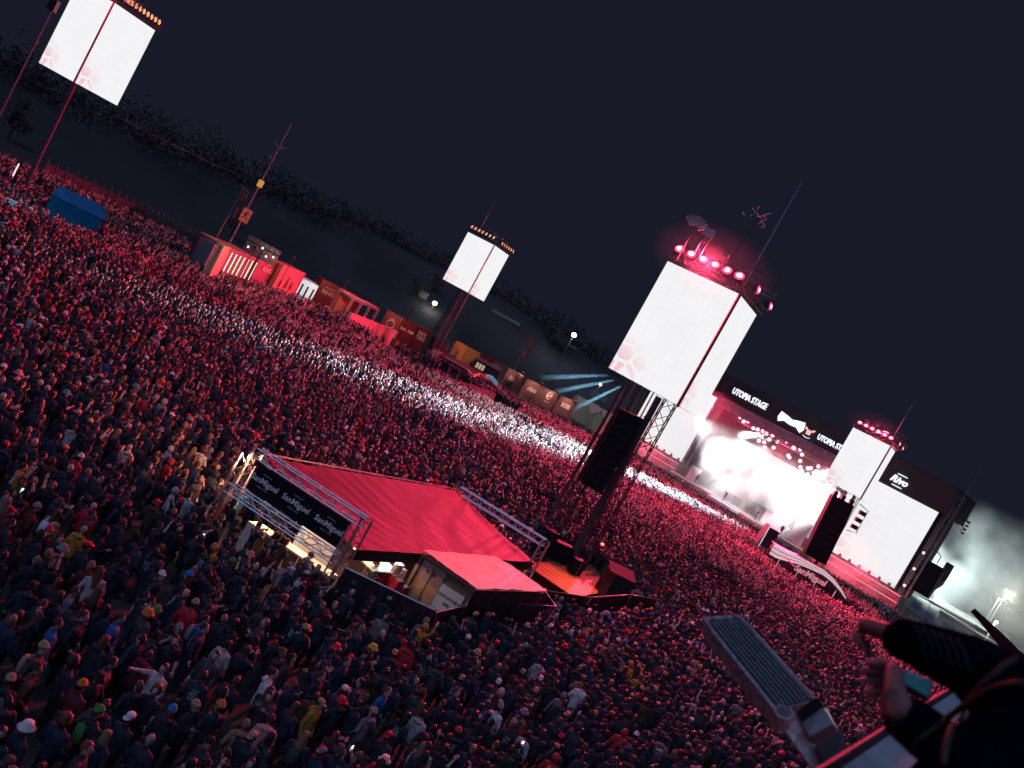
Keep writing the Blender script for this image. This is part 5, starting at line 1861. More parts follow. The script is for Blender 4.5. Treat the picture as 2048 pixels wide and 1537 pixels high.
def flag(base, top_, w_, h_, label, m, mp):
    t = thing('banner_flag', base, label, 'flag', 'tall banner flags by the container row')
    MB().tube([base, top_], [.07, .03], 6).build('pole', mat('flag_pole_pink', (.5, .25, .27), .4), t)
    vs, fs = [], []
    for i in range(9):
        for j in range(5):
            u, v = i / 8, j / 4
            taper = 1 if u < .8 else 1 - (u - .8) * 2.2
            vs.append(V(top_) + V((w_ * v * taper + .05, .18 * math.sin(v * 4 + u * 3), -h_ * u)))
    for i in range(8):
        for j in range(4):
            k = i * 5 + j
            fs.append((k, k + 1, k + 6, k + 5))
    b = MB()
    b.add(vs, fs)
    cl = b.build('cloth', m, t, smooth=True)
    pr = MB()
    o = V(top_) + V((w_ * .5, -.12, 0))
    for (x0, z0, x1, z1) in ((-.22, -.08, .22, -.12), (-.22, -.12, -.12, -.42), (.22, -.12, .14, -.42), (-.1, -.3, .15, -.24), (-.18, -.62, -.04, -.92), (.0, -.62, .0, -.95), (.18, -.62, .04, -.92)):
        a, c = o + V((x0 * w_, 0, z0 * h_)), o + V((x1 * w_, 0, z1 * h_))
        pr.tube([a, c], .085 * w_ * .6, 4)
    pr.build('print', mp, cl)


flag((-43.4, 118, 0), (-43.15, 118, 10.7), 1.3, 4.6, 'dark banner flag with pinkish print left of the signal mast', mat('dark_flag_cloth', (.06, .035, .035), .7), mat('flag_print_pink', (.55, .16, .16), .6))
fb = G(1028, 745, 2.4)
flag(Z(fb, 0), D(1068, 674, fb.y) - V((.9, 0, 0)), 1.7, 5.6, 'brown banner flag with orange print above the script logo container', mat('brown_flag_cloth', (.16, .06, .035), .7), mat('flag_print_orange', (.6, .25, .15), .6))
fb = D(1880, 1190, 150)
flag(Z(fb, 0), D(1893, 1124, 150), 1.4, 5.0, 'dark narrow banner flag right of the stage in the smoke', mat('dark_flag_cloth', (.06, .035, .035)), mat('flag_print_dull', (.2, .14, .12), .6))
cab_pts = [(160, 205, 82), (240, 236, 84), (330, 282, 90), (430, 330, 105), (519, 366, 118), (620, 420, 122), (720, 473, 126), (820, 527, 129), (905, 570, 131), (950, 592, 132.5)]
cb = MB().tube([D(*p) for p in cab_pts], .018, 4).build('cable', mat('grey_cable', (.06, .06, .07), .9))
tag(cb, 'thin overhead cable sagging between the corner tower, signal mast and farther tower', 'cable')
bt_ = thing('blue_tent', Z(G(125, 455, 1), 0), 'dark blue lit tent standing among the crowd below the corner screen', 'tent')
p = G(128, 470, 0)
M4 = Matrix.Translation(p) @ Matrix.Rotation(R(28), 4, 'Z')
m_btent = mat('blue_tent_cloth', (.004, .10, .20), 1.0, 0, .2, 1.0)
b = MB()
v8 = [M4 @ V((i * 2.1, j * 1.9, z)) for z in (0, 2.9) for j in (-1, 1) for i in (-1, 1)]
m_btent.node_tree.nodes['Principled BSDF'].inputs['Specular IOR Level'].default_value = 0
b.add(v8, [(0, 1, 5, 4), (2, 6, 7, 3), (0, 4, 6, 2), (1, 3, 7, 5)])
b.build('walls', m_btent, bt_)
b = MB()
b.add([M4 @ V((i * 2.2, j * 2.0, 2.9)) for j in (-1, 1) for i in (-1, 1)] + [M4 @ V((-1.9, 0, 3.7)), M4 @ V((1.9, 0, 3.7))], [(0, 1, 5, 4), (2, 4, 5, 3), (0, 4, 2), (1, 3, 5)])
b.build('roof', m_btent, bt_)
KEEP_OUT.append([tuple((M4 @ V((i * 2.6, j * 2.5, 0))).xy) for i, j in ((-1, -1), (1, -1), (1, 1), (-1, 1))])
tl = G(22, 408, 1.5)
tlm = thing('teal_lamp', tl, 'small teal lamp box at the foot of the corner screen mast', 'lamp')
MB().box(tl, (.9, .3, .6), .3).build('lamp_box', m_teal, tlm)
MB().tube([Z(tl, 0), tl], .05, 5).build('stand', m_dark, tlm)
spot('teal_light', tl + V((.8, -.8, 2.5)), p + V((0, 0, 1.2)), 420, (.25, .65, 1.0), 80, .5, .2, tlm)
ps = G(28, 348, 1.2)
tag(MB().tube([Z(ps, 0.3), Z(ps, 2.3)], .07, 5).build('glow_tube', m_tubew), 'upright pale glowing tube in the crowd at the far left edge', 'light tube')

# far fence line behind the crowd at left
ff = thing('perimeter_fence', Z(G(180, 390, 0), 0), 'low mesh fence along the far left edge of the crowd', 'fence')
pf = [G(90, 338, 1.7), G(200, 388, 1.7), G(290, 430, 1.7), G(350, 462, 1.7), G(400, 488, 1.7)]
for i in range(4):
    a, b = Z(pf[i], 0), Z(pf[i + 1], 0)
    for k in range(6):
        q = a.lerp(b, k / 6)
        MB().tube([q, Z(q, 3.0)], .06, 5).build('post', m_steel, ff)
    MB().slab([Z(a, .2), Z(b, .2), Z(b, 2.4), Z(a, 2.4)], .04).build('mesh_panel', mat('fence_mesh', (.06, .05, .055), .6), ff)

# ------------------------------------------------------------------ street lamps, trees, far right yard
def street_lamp(px, py, y, label, power, rad=.45, col=(1, .96, .86)):
    p = D(px, py, y)
    t = thing('street_lamp', Z(p, hill_z(p.x, p.y)), label, 'street lamp')
    MB().tube([Z(p, hill_z(p.x, p.y) - .3), Z(p, p.z - .2)], [.16, .09], 7).build('pole', m_steel, t)
    MB().tube([p - V((0, 0, .35)), p + V((0, 0, .25))], [.2, .45], 8).build('housing', m_dark, t)
    MB().ell(p + V((0, -.35, -.05)), (rad, .3, rad * .9), 10, 7).build('lens', m_lampw, t)
    point('lamp_light', p + V((0, -1.2, -.4)), power, col, .4, t)


street_lamp(870, 607, 235, 'bright white street lamp left of the farther screen tower mast', 350, .62)
street_lamp(1148, 670, 252, 'brightest white street lamp on the hill left of the largest tower', 600, .70)
street_lamp(1201, 769, 225, 'small white street lamp just above the last brown container', 150, .34)

m_bark = mat('bark', (.05, .038, .028), .9)
m_leaf = mat('leaf', (.055, .085, .025), .6, 0, .5, 1.5)
m_leafd = mat('leaf_dark', (.11, .095, .09), 1.0, 0, .5, 1.0)


def tree_meshes(seed, h, w_, nleaf, m, leaf=.32):
    r = random.Random(seed)
    tr = MB()
    tr.tube([(0, 0, -.3), (.1, 0, h * .3), (0, .1, h * .6), (.1, 0, h * .9)], [h * .028, h * .022, h * .014, .02], 7)
    ends = []
    for k in range(9):
        z = h * r.uniform(.25, .75)
        an = r.uniform(0, 6.28)
        L = w_ * r.uniform(.5, .95) * (1.1 - z / h * .6)
        e_ = V((math.cos(an) * L, math.sin(an) * L, z + h * r.uniform(.08, .25)))
        tr.tube([(0, 0, z), e_ * .5 + V((0, 0, z * .5)), e_], [h * .011, h * .007, .015], 5)
        ends.append(e_)
    ends.append(V((0, 0, h * .95)))
    cr = MB()
    for k in range(nleaf):
        c = r.choice(ends) + V((r.gauss(0, w_ * .2), r.gauss(0, w_ * .2), r.gauss(0, h * .07)))
        a = V((r.gauss(0, 1), r.gauss(0, 1), r.gauss(0, 1))).normalized()
        b = a.cross(V((r.gauss(0, 1), r.gauss(0, 1), r.gauss(0, 1)))).normalized()
        s_ = leaf * r.uniform(.6, 1.3)
        cr.add([c - a * s_, c + b * s_ * .5, c + a * s_, c - b * s_ * .5], [(0, 1, 2, 3)])
    return tr.mesh('trunk', m_bark), cr.mesh('crown', m)


TM = [tree_meshes(i, 11 + i, 4.5, 2600, m_leafd) for i in range(3)]
TG = [tree_meshes(20 + i, 7 + i, 2.6, 1500, m_leaf, .22) for i in range(2)]


def place_tree(meshes, loc, s, label, rz, group):
    t = thing('tree', loc, label, 'tree', group, rz)
    t.scale = (s, s, s)
    for nm, me in zip(('trunk', 'crown'), meshes):
        o = bpy.data.objects.new(nm, me)
        COL.objects.link(o)
        o.parent = t


place_tree(TG[0], hill_hit(1100, 682), .8, 'green lit slender tree left of the brightest street lamp', 0, 'trees lit by the street lamps')
place_tree(TG[1], hill_hit(1180, 712), .55, 'yellowish lit bush-like tree right of the brightest street lamp', 1, 'trees lit by the street lamps')
place_tree(TG[0], hill_hit(822, 592), .7, 'dim green tree left of the lamp beside the farther tower', 2, 'trees lit by the street lamps')
rt_ = random.Random(9)
TL = [('leftmost dark tree behind the guyed mast', -88, 118), ('dark tree behind the corner screen mast', -80, 128), ('dark tree above the far fence', -72, 140), ('dark tree above the far fence posts, right one', -64, 152),
      ('dark tree left of the dark banner flag', -62, 175), ('dark tree behind the signal mast', -55, 185), ('dark tree behind the maroon lettered container', -50, 205), ('dark tree behind the coral figures container', -44, 214),
      ('dark tree behind the flame ring container', -38, 222), ('dark tree under the left bright street lamp', -31, 243), ('dark tree below the farther tower screen', -20, 248), ('dark tree right of the farther tower mast', -12, 252),
      ('dark tree behind the orange tree container', -6, 256), ('dark tree behind the brown flag', 6, 262), ('dark tree between the brightest lamp and the largest tower', 20, 262), ('dark tree left of the largest tower behind the low tents', 30, 258),
      ('dark tree beyond the right smoke', 150, 262), ('dark tree at the far right edge', 165, 255)]
for k, (lab, x, y) in enumerate(TL):
    if k in (1, 4, 9, 13, 16, 17):
        place_tree(TM[k % 3], V((x, y, hill_z(x, y) - .1)), rt_.uniform(.45, .65), lab, rt_.uniform(0, 6), 'dark trees on the slope behind the field')
# far wood along the crest: reads as one dark mass
wd = MB()
spine = [(-190, 85), (-130, 150), (-96, 205), (-58, 258), (0, 275), (62, 308), (140, 345), (250, 365)]
for (x0, y0), (x1, y1) in zip(spine[:-1], spine[1:]):
    L_ = math.hypot(x1 - x0, y1 - y0)
    for k in range(int(L_ * (85 if -135 < x0 < 70 else 15))):
        t = rt_.random()
        x, y = x0 + (x1 - x0) * t + rt_.gauss(0, 4), y0 + (y1 - y0) * t + rt_.gauss(0, 4)
        top_ = 4.0 + 3.8 * mnoise.noise(V((x * .09, y * .09, 0))) + 2.0 * mnoise.noise(V((x * .3, y * .3, 4)))
        z = hill_z(x, y) + max(.3, top_) * rt_.random() ** .6
        a = V((rt_.gauss(0, 1), rt_.gauss(0, 1), rt_.gauss(0, 1))).normalized()
        b = a.cross(V((rt_.gauss(0, 1), rt_.gauss(0, 1), rt_.gauss(0, 1)))).normalized()
        s_ = rt_.uniform(.25, .55)
        c = V((x, y, z))
        wd.add([c - a * s_, c + b * s_ * .6, c + a * s_, c - b * s_ * .6], [(0, 1, 2, 3)])
wo = wd.build('treeline', m_leafd)
wo['kind'] = 'stuff'
wo['label'] = 'far dark wood along the crest behind the field'
# grandstand edge lines with small lit cabins on the slope
for k, (px, py, lab) in enumerate(((845, 595, 'small pale cabin lit under the tree left of the left street lamp'), (1010, 640, 'low grey terrace wall below the farther tower screen'), (1125, 688, 'pale railing wall running to the brightest street lamp'), (1195, 797, 'pale parked trailer above the low coral tents'))):
    p = hill_hit(px, py) + V((0, 0, .6))
    t = thing('slope_building', p - V((0, 0, 1)), lab, 'building')
    sz = ((2.4, 2, 1.6), (9, .5, .8), (9, .4, .5), (5, 2, 1.6))[k]
    MB().box(p, sz, .1).build('wall', mat('pale_plaster', (.20, .20, .19), .6), t)
    MB().box(p + V((0, 0, sz[2] / 2 + .1)), (sz[0] * 1.05, sz[1] * 1.1, .15), .1).build('roof', m_grey, t)
# yard at far right: sheds, trucks, floodlight mast
m_pale = mat('pale_shed', (.34, .33, .30), .6, 0, .15, .5)
for k, (px, py, w_, h_, y, lab) in enumerate(((1905, 1188, 12, 3.5, 175, 'long pale shed nearest the stage in the lit yard'), (1955, 1215, 14, 4.2, 178, 'middle pale shed with flat roof in the lit yard'), (1985, 1250, 16, 3.0, 160, 'low grey shed in front of the middle pale shed'), (2030, 1262, 12, 3.6, 168, 'pale shed at the far right edge of the yard'))):
    p = D(px, py, y)
    t = thing('yard_shed', Z(p, 0), lab, 'shed', 'sheds in the yard right of the stage')
    MB().box(Z(p, h_ / 2), (w_, 6, h_), -.5).build('wall', m_pale, t)
    MB().box(Z(p, h_ + .12), (w_ + .6, 6.6, .24), -.5).build('roof', mat('shed_roof', (.22, .22, .21), .6), t)
    for j in range(4):
        q = Z(p, h_ * .45) + Matrix.Rotation(-.5, 3, 'Z') @ V((-w_ * .36 + w_ * .24 * j, -3.03, 0))
        MB().box(q, (w_ * .14, .08, h_ * .5), -.5).build('window', m_grey, t)
for k, (px, py, y, lab) in enumerate(((2016, 1182, 190, 'twin floodlight mast glowing over the yard smoke'), (1998, 1197, 215, 'small single yard lamp left of the twin floodlight mast'), (1992, 1243, 150, 'low bright lamp at the shed roof in the yard'))):
    p = D(px, py, y)
    t = thing('yard_light', Z(p, 0), lab, 'floodlight', 'lamps in the yard right of the stage')
    MB().tube([Z(p, 0), p], .12, 6).build('pole', mat('pale_pole', (.5, .5, .48), .5), t)
    MB().box(p, (1.6 if k == 0 else .8, .3, .3)).build('lamp_head', m_dark, t)
    for dx in ((-.5, .5) if k == 0 else (0,)):
        MB().ell(p + V((dx, -.2, -.1)), (.32, .2, .22), 8, 6).build('lens', m_lampw, t)
    point('yard_glow', p + V((0, -1, -.6)), (5000, 1500, 1200)[k], (1, .95, .75), .4, t)
bf = thing('backstage_floodlight', (79, 176, 0), 'cold floodlight behind the right stage corner lighting the smoke', 'floodlight')
MB().tube([(80, 172, 0), (80, 172, 9)], .15, 6).build('pole', m_steel, bf)
MB().box((80, 172, 9.2), (1.2, .6, .5)).build('lamp_head', m_dark, bf)
MB().box((80.3, 172.35, 9.2), (1.0, .05, .4)).build('lens', m_lampw, bf)
spot('backstage_beam', (81, 173, 9.2), (110, 186, 12), 110000, (.80, 1.0, .95), 95, .6, .4, bf)
# blue beams over the left stage end, in thin haze
bs = thing('beam_lamp', D(1300, 790, 172), 'blue white beam lamp hidden behind the largest screen tower', 'stage lamp')
c = D(1300, 752, 172)
MB().tube([c, c + V((-.7, 0, 0))], [.25, .3], 8).build('housing', m_mh, bs)
MB().tube([Z(c, 0), c], .1, 5).build('stand', m_dark, bs)
for (tx, ty) in ((1060, 757), (1080, 790), (1100, 842)):
    tgt = D(tx, ty, 190)
    spot('blue_beam', c + V((-.8, 0, 0)), tgt, 1500000, (.30, .72, 1.0), 3.0, .3, .1, bs)
sm = smoke(D(1190, 790, 182), (20, 9, 5.5), smoke_mat('beam_haze', .02, .2, lo=.1, hi=.6), 'thin haze catching the blue beams left of the stage')

# ------------------------------------------------------------------ the crowd
def face_stage(x, y, spread):
    return math.atan2(STAGE.y - y, STAGE.x - x) - math.pi / 2 + random.gauss(0, spread)


PEOPLE = []      # dicts: x, y, rot, look, special label


def put(px, py, label=None, h=1.0, face=None, **kw):
    d = random_look()
    d['body'] = 'stand_jacket'
    d.update(kw)
    d['h'] = h
    p = G(px, py, 1.66 * h)
    d['x'], d['y'] = p.x, p.y
    d['rot'] = R(face) if face is not None else face_stage(p.x, p.y, .25)
    d['label'] = label
    PEOPLE.append(d)


# people one can single out in the photograph (head positions); facing is degrees from straight away
put(118, 1251, 'person in blue jacket with short brown hair near the lower left edge', gear='short', hair='brown', top='blue', face=-60)
put(240, 1238, 'person in blue jacket with white collar, brown hair, looking to the right', gear='short', hair='brown', top='blue', face=-70, body='pockets_jacket')
put(206, 1281, 'person with long reddish hair in front of the white collared blue jacket', gear='long', hair='reddish', top='black')
put(411, 1243, 'person in bright blue vest standing right of a broad dark jacket', gear='short', hair='dark', top='blue', body='stand_shirt', face=-70)
put(322, 1334, 'person in pale denim jacket facing the camera with arm held out', gear='short', hair='dark', top='pale grey', face=160, body='point_jacket')
put(207, 1430, 'person in green beanie and black jacket near the bottom edge', gear='beanie', hat='green', top='black')
put(349, 1424, 'person in bright blue beanie near the bottom edge', gear='beanie', hat='blue', top='black')
put(56, 1452, 'person in pale grey bucket hat near the lower left corner', gear='bucket', hat='white', top='black')
put(136, 1432, 'person with big round reddish curly hair in the lower left', gear='curly', hair='reddish', top='dark navy', h=1.02)
put(258, 1434, 'person in pale trucker cap worn backwards right of the green beanie', gear='cap_back', hat='white', top='black')
put(172, 1374, 'person in orange patterned headscarf with red collar', gear='beanie', hat='orange', top='maroon')
put(78, 1340, 'person in bulky brown parka with backpack at lower left', gear='short', hair='dark', top='brown', body='pockets_jacket', h=1.05, pack=True, face=-70)
put(466, 1355, 'person in black jacket with wide white back print and short fair hair', gear='short', hair='light brown', top='black', print=0)
put(405, 1352, 'person in black jacket with white back print left of the wide print', gear='short', hair='dark', top='black', print=1)
put(425, 1308, 'person in dark jacket with pale grey sleeves and chest print', gear='short', hair='black', top='dark grey', print=2, face=170)
put(577, 1130, 'person in pink jacket below the bar tent gantry', gear='cap', hat='pink', top='pink', body='drink_jacket')
put(614, 1150, 'person in white cap beside the pink jacket', gear='cap', hat='white', top='maroon')
put(850, 1252, 'person in mustard orange jacket reaching up the fence post', gear='hood', top='mustard', body='arm_up_jacket', h=1.02)
put(674, 1296, 'person in tall red bucket hat in the lower middle', gear='bucket', hat='red', top='black')
put(699, 1316, 'person in shiny red cap right of the red bucket hat', gear='cap_back', hat='red', top='black')
put(315, 1219, 'person in green and orange hat left of the bar queue', gear='bucket', hat='green', top='black')
put(305, 1228, 'person in round orange hat in front of the green hat', gear='bucket', hat='orange', top='dark grey')
put(604, 1470, 'person with very long blonde hair at the bottom edge', gear='long', hair='blonde', top='black', h=1.02)
put(506, 1474, 'person in tan cap near the bottom edge', gear='cap_back', hat='tan', top='black')
put(294, 1480, 'person with shaved head near the bottom edge', gear='bald', top='black')
put(784, 1475, 'person in large red cap near the bottom edge, left of a grey hoodie', gear='cap_back', hat='red', top='black')
put(850, 1432, 'person in pale grey and pink hoodie, dark hair, near the bottom middle', gear='short', hair='dark', top='pale grey', hood=True)
put(1120, 1478, 'person in red beanie near the bottom edge below the fence panel', gear='beanie', hat='red', top='black')
put(1246, 1462, 'person in red and grey hooded coat near the bottom right', gear='hood', top='red')
put(1108, 1514, 'person in wide red coat at the bottom edge', gear='hood', top='red', h=.96)
put(918, 1357, 'person in tan cap and black jacket with striped back print', gear='cap_back', hat='tan', top='black', print=3)
put(1085, 1322, 'person in pale grey jacket right of the fence panel people', gear='short', hair='dark', top='pale grey')
put(1042, 1492, 'person holding up a lit phone near the bottom edge', gear='short', hair='dark', top='black', body='phone_jacket', phone=True)
put(1020, 1496, 'person in dark green shirt left of the lit phone', gear='short', hair='brown', top='dark green', body='stand_shirt')
put(993, 1361, 'person in white cap in the lower middle', gear='cap_back', hat='white', top='charcoal')
put(116, 1024, 'person in long tan fur coat left of the bar tent', gear='long', hair='light brown', top='tan', h=1.05)
put(52, 935, 'person in mustard jacket at the left edge', gear='short', hair='dark', top='mustard', body='arm_up_jacket')
put(160, 915, 'person in red jacket with pale cap left of the bar tent', gear='beanie', hat='white', top='red')
put(188, 1012, 'person in red shirt bending among dark coats at left', gear='bald', top='red')
put(320, 1008, 'person in glowing red cap left of the bar tent posts', gear='cap_back', hat='red', top='olive')
put(434, 1095, 'person in orange hood just left of the bar counter queue', gear='hood', top='mustard', h=.97)
put(460, 1123, 'person in green beanie in the bar queue', gear='beanie', hat='green', top='black')
put(504, 1110, 'person in pinkish hat in the bar queue', gear='bucket', hat='pink', top='dark grey')
put(535, 1000, 'bar guest in black jacket leaning at the white counter', gear='short', hair='dark', top='black', body='point_jacket')
put(604, 1008, 'bar worker in black shirt inside the bar tent behind the counter', gear='short', hair='dark', top='black', body='drink_shirt', face=150)
put(642, 1040, 'bar worker with tied hair inside the bar tent', gear='bun', hair='brown', top='charcoal', body='stand_shirt', face=120)
put(752, 1128, 'bar worker with brown hair in the yard beside the pale blue table', gear='bun', hair='brown', top='black', body='drink_shirt', face=-60)
put(570, 1060, 'person in brown jacket waiting at the bar counter', gear='short', hair='brown', top='brown')
put(1245, 1150, 'person in bright blue jacket beside the grey table', gear='short', hair='dark', top='blue', body='folded_jacket')
put(745, 1200, 'person with fair hair in front of the black tarpaulin fence, left of two', gear='short', hair='light brown', top='black', face=-70)
put(725, 1225, 'person laughing in front of the black tarpaulin fence', gear='short', hair='brown', top='black', face=-40)
put(1090, 1060, 'person in teal vest near the red tent end truss', gear='short', hair='dark', top='dark green')
put(1055, 1030, 'person in bright red jacket behind the red tent end truss', gear='hood', top='red')
put(1270, 1470, 'person in white beanie right of the red and grey coat', gear='beanie', hat='white', top='charcoal')
put(1380, 1440, 'person in white cap left of the ribbed floodlight', gear='cap', hat='white', top='black')
put(1110, 1290, 'person in blue top below the fence panel', gear='short', hair='dark', top='blue')
put(1002, 1385, 'person in pale hooded jacket in the lower middle', gear='hood', top='pale grey')
put(1265, 1330, 'person in yellow jacket in the lower right crowd', gear='hood', top='mustard')
put(1288, 1318, 'person in orange jacket beside the yellow jacket', gear='short', hair='brown', top='mustard')
put(1080, 1215, 'person in pink jacket inside the fence corner', gear='cap_back', hat='tan', top='pink', h=1.02)

GAP = [(745, 640), (790, 655), (860, 715), (880, 745), (830, 745), (775, 700), (735, 665)]
GAP2 = [(480, 1290), (560, 1290), (575, 1370), (500, 1395), (455, 1350)]
cand = []
for (y0, y1, cell) in ((12, 34, .66), (34, 70, .60), (70, 215, .66)):
    ny = int((y1 - y0) / cell)
    for iy in range(ny):
        y = y0 + cell * iy
        xmin, xmax = -1.0 * y - 2, .72 * y + 4
        nx = int((xmax - xmin) / cell)
        xs = xmin + cell * np.arange(nx) + (.5 * cell if iy % 2 else 0)
        for x in xs:
            cand.append((x + random.uniform(-.33, .33), y + random.uniform(-.33, .33)))
spec = [(d['x'], d['y']) for d in PEOPLE]
nspec = len(PEOPLE)
for x, y in cand:
    if not inside((x, y), FIELD):
        continue
    px, py, w_ = proj((x, y, 1.3))
    if not (-60 < px < 2110 and -60 < py < 1640):
        continue
    if any(inside((x, y), k) for k in KEEP_OUT):
        continue
    pr = .93
    if py > 1180 and px < 760:
        pr = .84
    elif py > 980 and px < 500:
        pr = .74
    elif y < 33:
        pr = .86
    if inside((px, py), GAP) and random.random() < .93:
        continue
    if inside((px, py), GAP2) and random.random() < .6:
        continue
    # looser patches further out
    if y > 60 and mnoise.noise(V((x * .11, y * .11, 0))) > .38:
        pr *= .35
    pr *= min(1.06, .95 + .35 * mnoise.noise(V((x * .55, y * .55, 7))))
    if random.random() > pr:
        continue
    if y < 50 and any((x - a) ** 2 + (y - b) ** 2 < .2 for a, b in spec):
        continue
    d = random_look()
    d['x'], d['y'] = x, y
    loose = py > 980 and px < 760
    d['rot'] = face_stage(x, y, .9 if loose else .35)
    if random.random() < (.16 if loose else .04):
        d['rot'] = random.uniform(0, 6.28)
    d['label'] = None
    d['vis'] = -20 < px < 2068 and -40 < proj((x, y, 1.7))[1] < 1560
    PEOPLE.append(d)

# the 300 that show largest become individuals
def behind_foreground(px, py):
    return inside((px, py), [(1405, 1230), (1480, 1230), (1690, 1500), (1800, 1400), (1720, 1230), (1990, 1290), (2048, 1300), (2048, 1540), (1640, 1540)])


rest = [i for i in range(nspec, len(PEOPLE)) if PEOPLE[i]['vis'] and not behind_foreground(*proj((PEOPLE[i]['x'], PEOPLE[i]['y'], 1.6))[:2])]
rest.sort(key=lambda i: (PEOPLE[i]['x'] ** 2 + PEOPLE[i]['y'] ** 2))
chosen = set(rest[:300 - nspec]) | set(range(nspec))

GARM = {True: ('jacket', 'coat', 'hoodie'), False: ('shirt',)}
POSE_W = {'stand': '', 'pockets': 'hands in pockets', 'drink': 'holding one arm up', 'phone': 'hands raised before the face', 'arm_up': 'one arm raised', 'both_up': 'both arms raised', 'folded': 'arms folded', 'point': 'reaching forward'}


def zone(px, py):
    if py > 1440:
        return 'at bottom ' + ('left' if px < 300 else 'below queue' if px < 650 else 'middle' if px < 1050 else 'right')
    if py > 1230:
        if px < 330:
            return 'at lower left'
        if px < 640:
            return 'below the bar queue'
        if px < 900:
            return 'below the tarpaulin fence'
        if px < 1150:
            return 'below the container'
        return 'below the orange platform'
    if px < 330:
        return 'near the left edge'
    if px < 640:
        return 'beside the bar tent'
    return 'beside the tarpaulin fence'


def gear_words(d):
    k = d['gear']
    return {'short': 'short %s hair' % d['hair'], 'long': 'long %s hair' % d['hair'], 'bun': 'tied %s hair' % d['hair'], 'curly': 'curly %s hair' % d['hair'], 'bald': 'a shaved head',
            'beanie': '%s beanie' % d['hat'], 'long_beanie': 'long-haired %s beanie' % d['hat'], 'cap': '%s cap' % d['hat'], 'cap_back': '%s backward cap' % d['hat'], 'bucket': '%s bucket hat' % d['hat'], 'hood': 'hood up'}[k]


gen = {}
for i in sorted(chosen):
    d = PEOPLE[i]
    jacket = 'jacket' in d['body']
    d.setdefault('hood', jacket and d['gear'] != 'hood' and random.random() < .42)
    d.setdefault('pack', random.random() < .05)
    d.setdefault('print', random.randrange(6) if (jacket and d['top'] in ('black', 'dark navy', 'charcoal') and not d['pack'] and random.random() < .22) else None)
    if not d['label']:
        px, py, _ = proj((d['x'], d['y'], 1.6))
        g_ = ('hoodie' if d['hood'] else 'jacket') if jacket else 'shirt'
        ex = ' with print' if d['print'] is not None else (' and backpack' if d['pack'] else '')
        d['label'] = 'person with %s, %s %s%s, %s' % (gear_words(d), d['top'], g_, ex, zone(px, py))
        gen.setdefault(d['label'], []).append((px, i))
    d['garment'] = jacket
for lab, L in gen.items():
    if len(L) > 1:
        L.sort()
        for k, (px, i) in enumerate(L):
            nth = ('first', 'second', 'third', 'fourth', 'fifth', 'sixth', 'seventh', 'eighth')[min(k, 7)]
            PEOPLE[i]['label'] = lab.replace('person with', nth + ' person from left,')


def colours(o, d):
    o['c_skin'] = d['skin']
    o['c_top'] = TOPS[d['top']]
    o['c_leg'] = LEGS[d['leg']]
    o['c_hair'] = HAIRS[d['hair']]
    o['c_hat'] = HATS[d['hat']]


def build_person(d):
    me, bulk = BODY[d['body']]
    o = bpy.data.objects.new('person', me)
    COL.objects.link(o)
    o.location = (d['x'], d['y'], 0)
    s_ = d['h']
    o.scale = (s_, s_, s_)
    o.rotation_euler = (random.gauss(.02, .03), random.gauss(0, .03), d['rot'])
    tag(o, d['label'], 'person', 'festival crowd on the field')
    colours(o, d)
    parts = [(n_, m_) for n_, m_ in GEAR[d['gear']]]
    if d.get('hood'):
        parts.append(('hood', HOOD))
    if d.get('pack'):
        parts.append(('backpack', PACK))
    if d.get('print') is not None:
        parts.append(('back_print', PRINTS[d['print']]))
    for n_, m_ in parts:
        c = bpy.data.objects.new(n_, m_)
        COL.objects.link(c)
        c.parent = o
        if n_ == 'back_print':
            c['kind'] = 'stuff'
        colours(c, d)
    return o


for k, (s_, d_, z_, rz_, b_) in enumerate(((14.0, 2.2, 2.32, 3.0, 'stand_shirt'), (20.5, 2.6, 2.32, 3.3, 'arm_up_shirt'), (27.0, 2.4, 2.32, 2.7, 'drink_shirt'), (32.0, 2.6, 2.32, 3.4, 'stand_jacket'))):
    d_ = dict(random_look(), body=b_, gear='short', top='black', x=S(s_, d_, 0).x, y=S(s_, d_, 0).y, rot=S_RZ + rz_, h=1.03)
    d_['label'] = ('first', 'second', 'third', 'fourth')[k] + ' performer from the left on the stage deck'
    o = build_person(d_)
    o.location.z = z_
    o['group'] = 'performers on the stage'
m_phone = mat('phone_screen', (.5, .5, .5), .3, 0, 0, emit=(.9, .95, 1.0), estr=1.4)
nph = 0
for i in sorted(chosen):
    d = PEOPLE[i]
    o = build_person(d)
    if d.get('phone') or ('phone' in d['body'] and random.random() < .12):
        M_ = Matrix.LocRotScale(o.location, o.rotation_euler, o.scale)
        c = M_ @ V((.12, .36, 1.62))
        ph = thing('phone', c, 'phone held up by the ' + ' '.join(d['label'].replace(',', '').split()[:11]), 'phone', 'phones held up in the crowd', rz=d['rot'])
        MB().box(c, (.078, .009, .155), d['rot']).build('case', m_dark, ph)
        sc_ = c + Matrix.Rotation(d['rot'], 3, 'Z') @ V((0, -.006, 0))
        MB().box(sc_, (.068, .003, .14), d['rot']).build('screen', m_phone, ph)

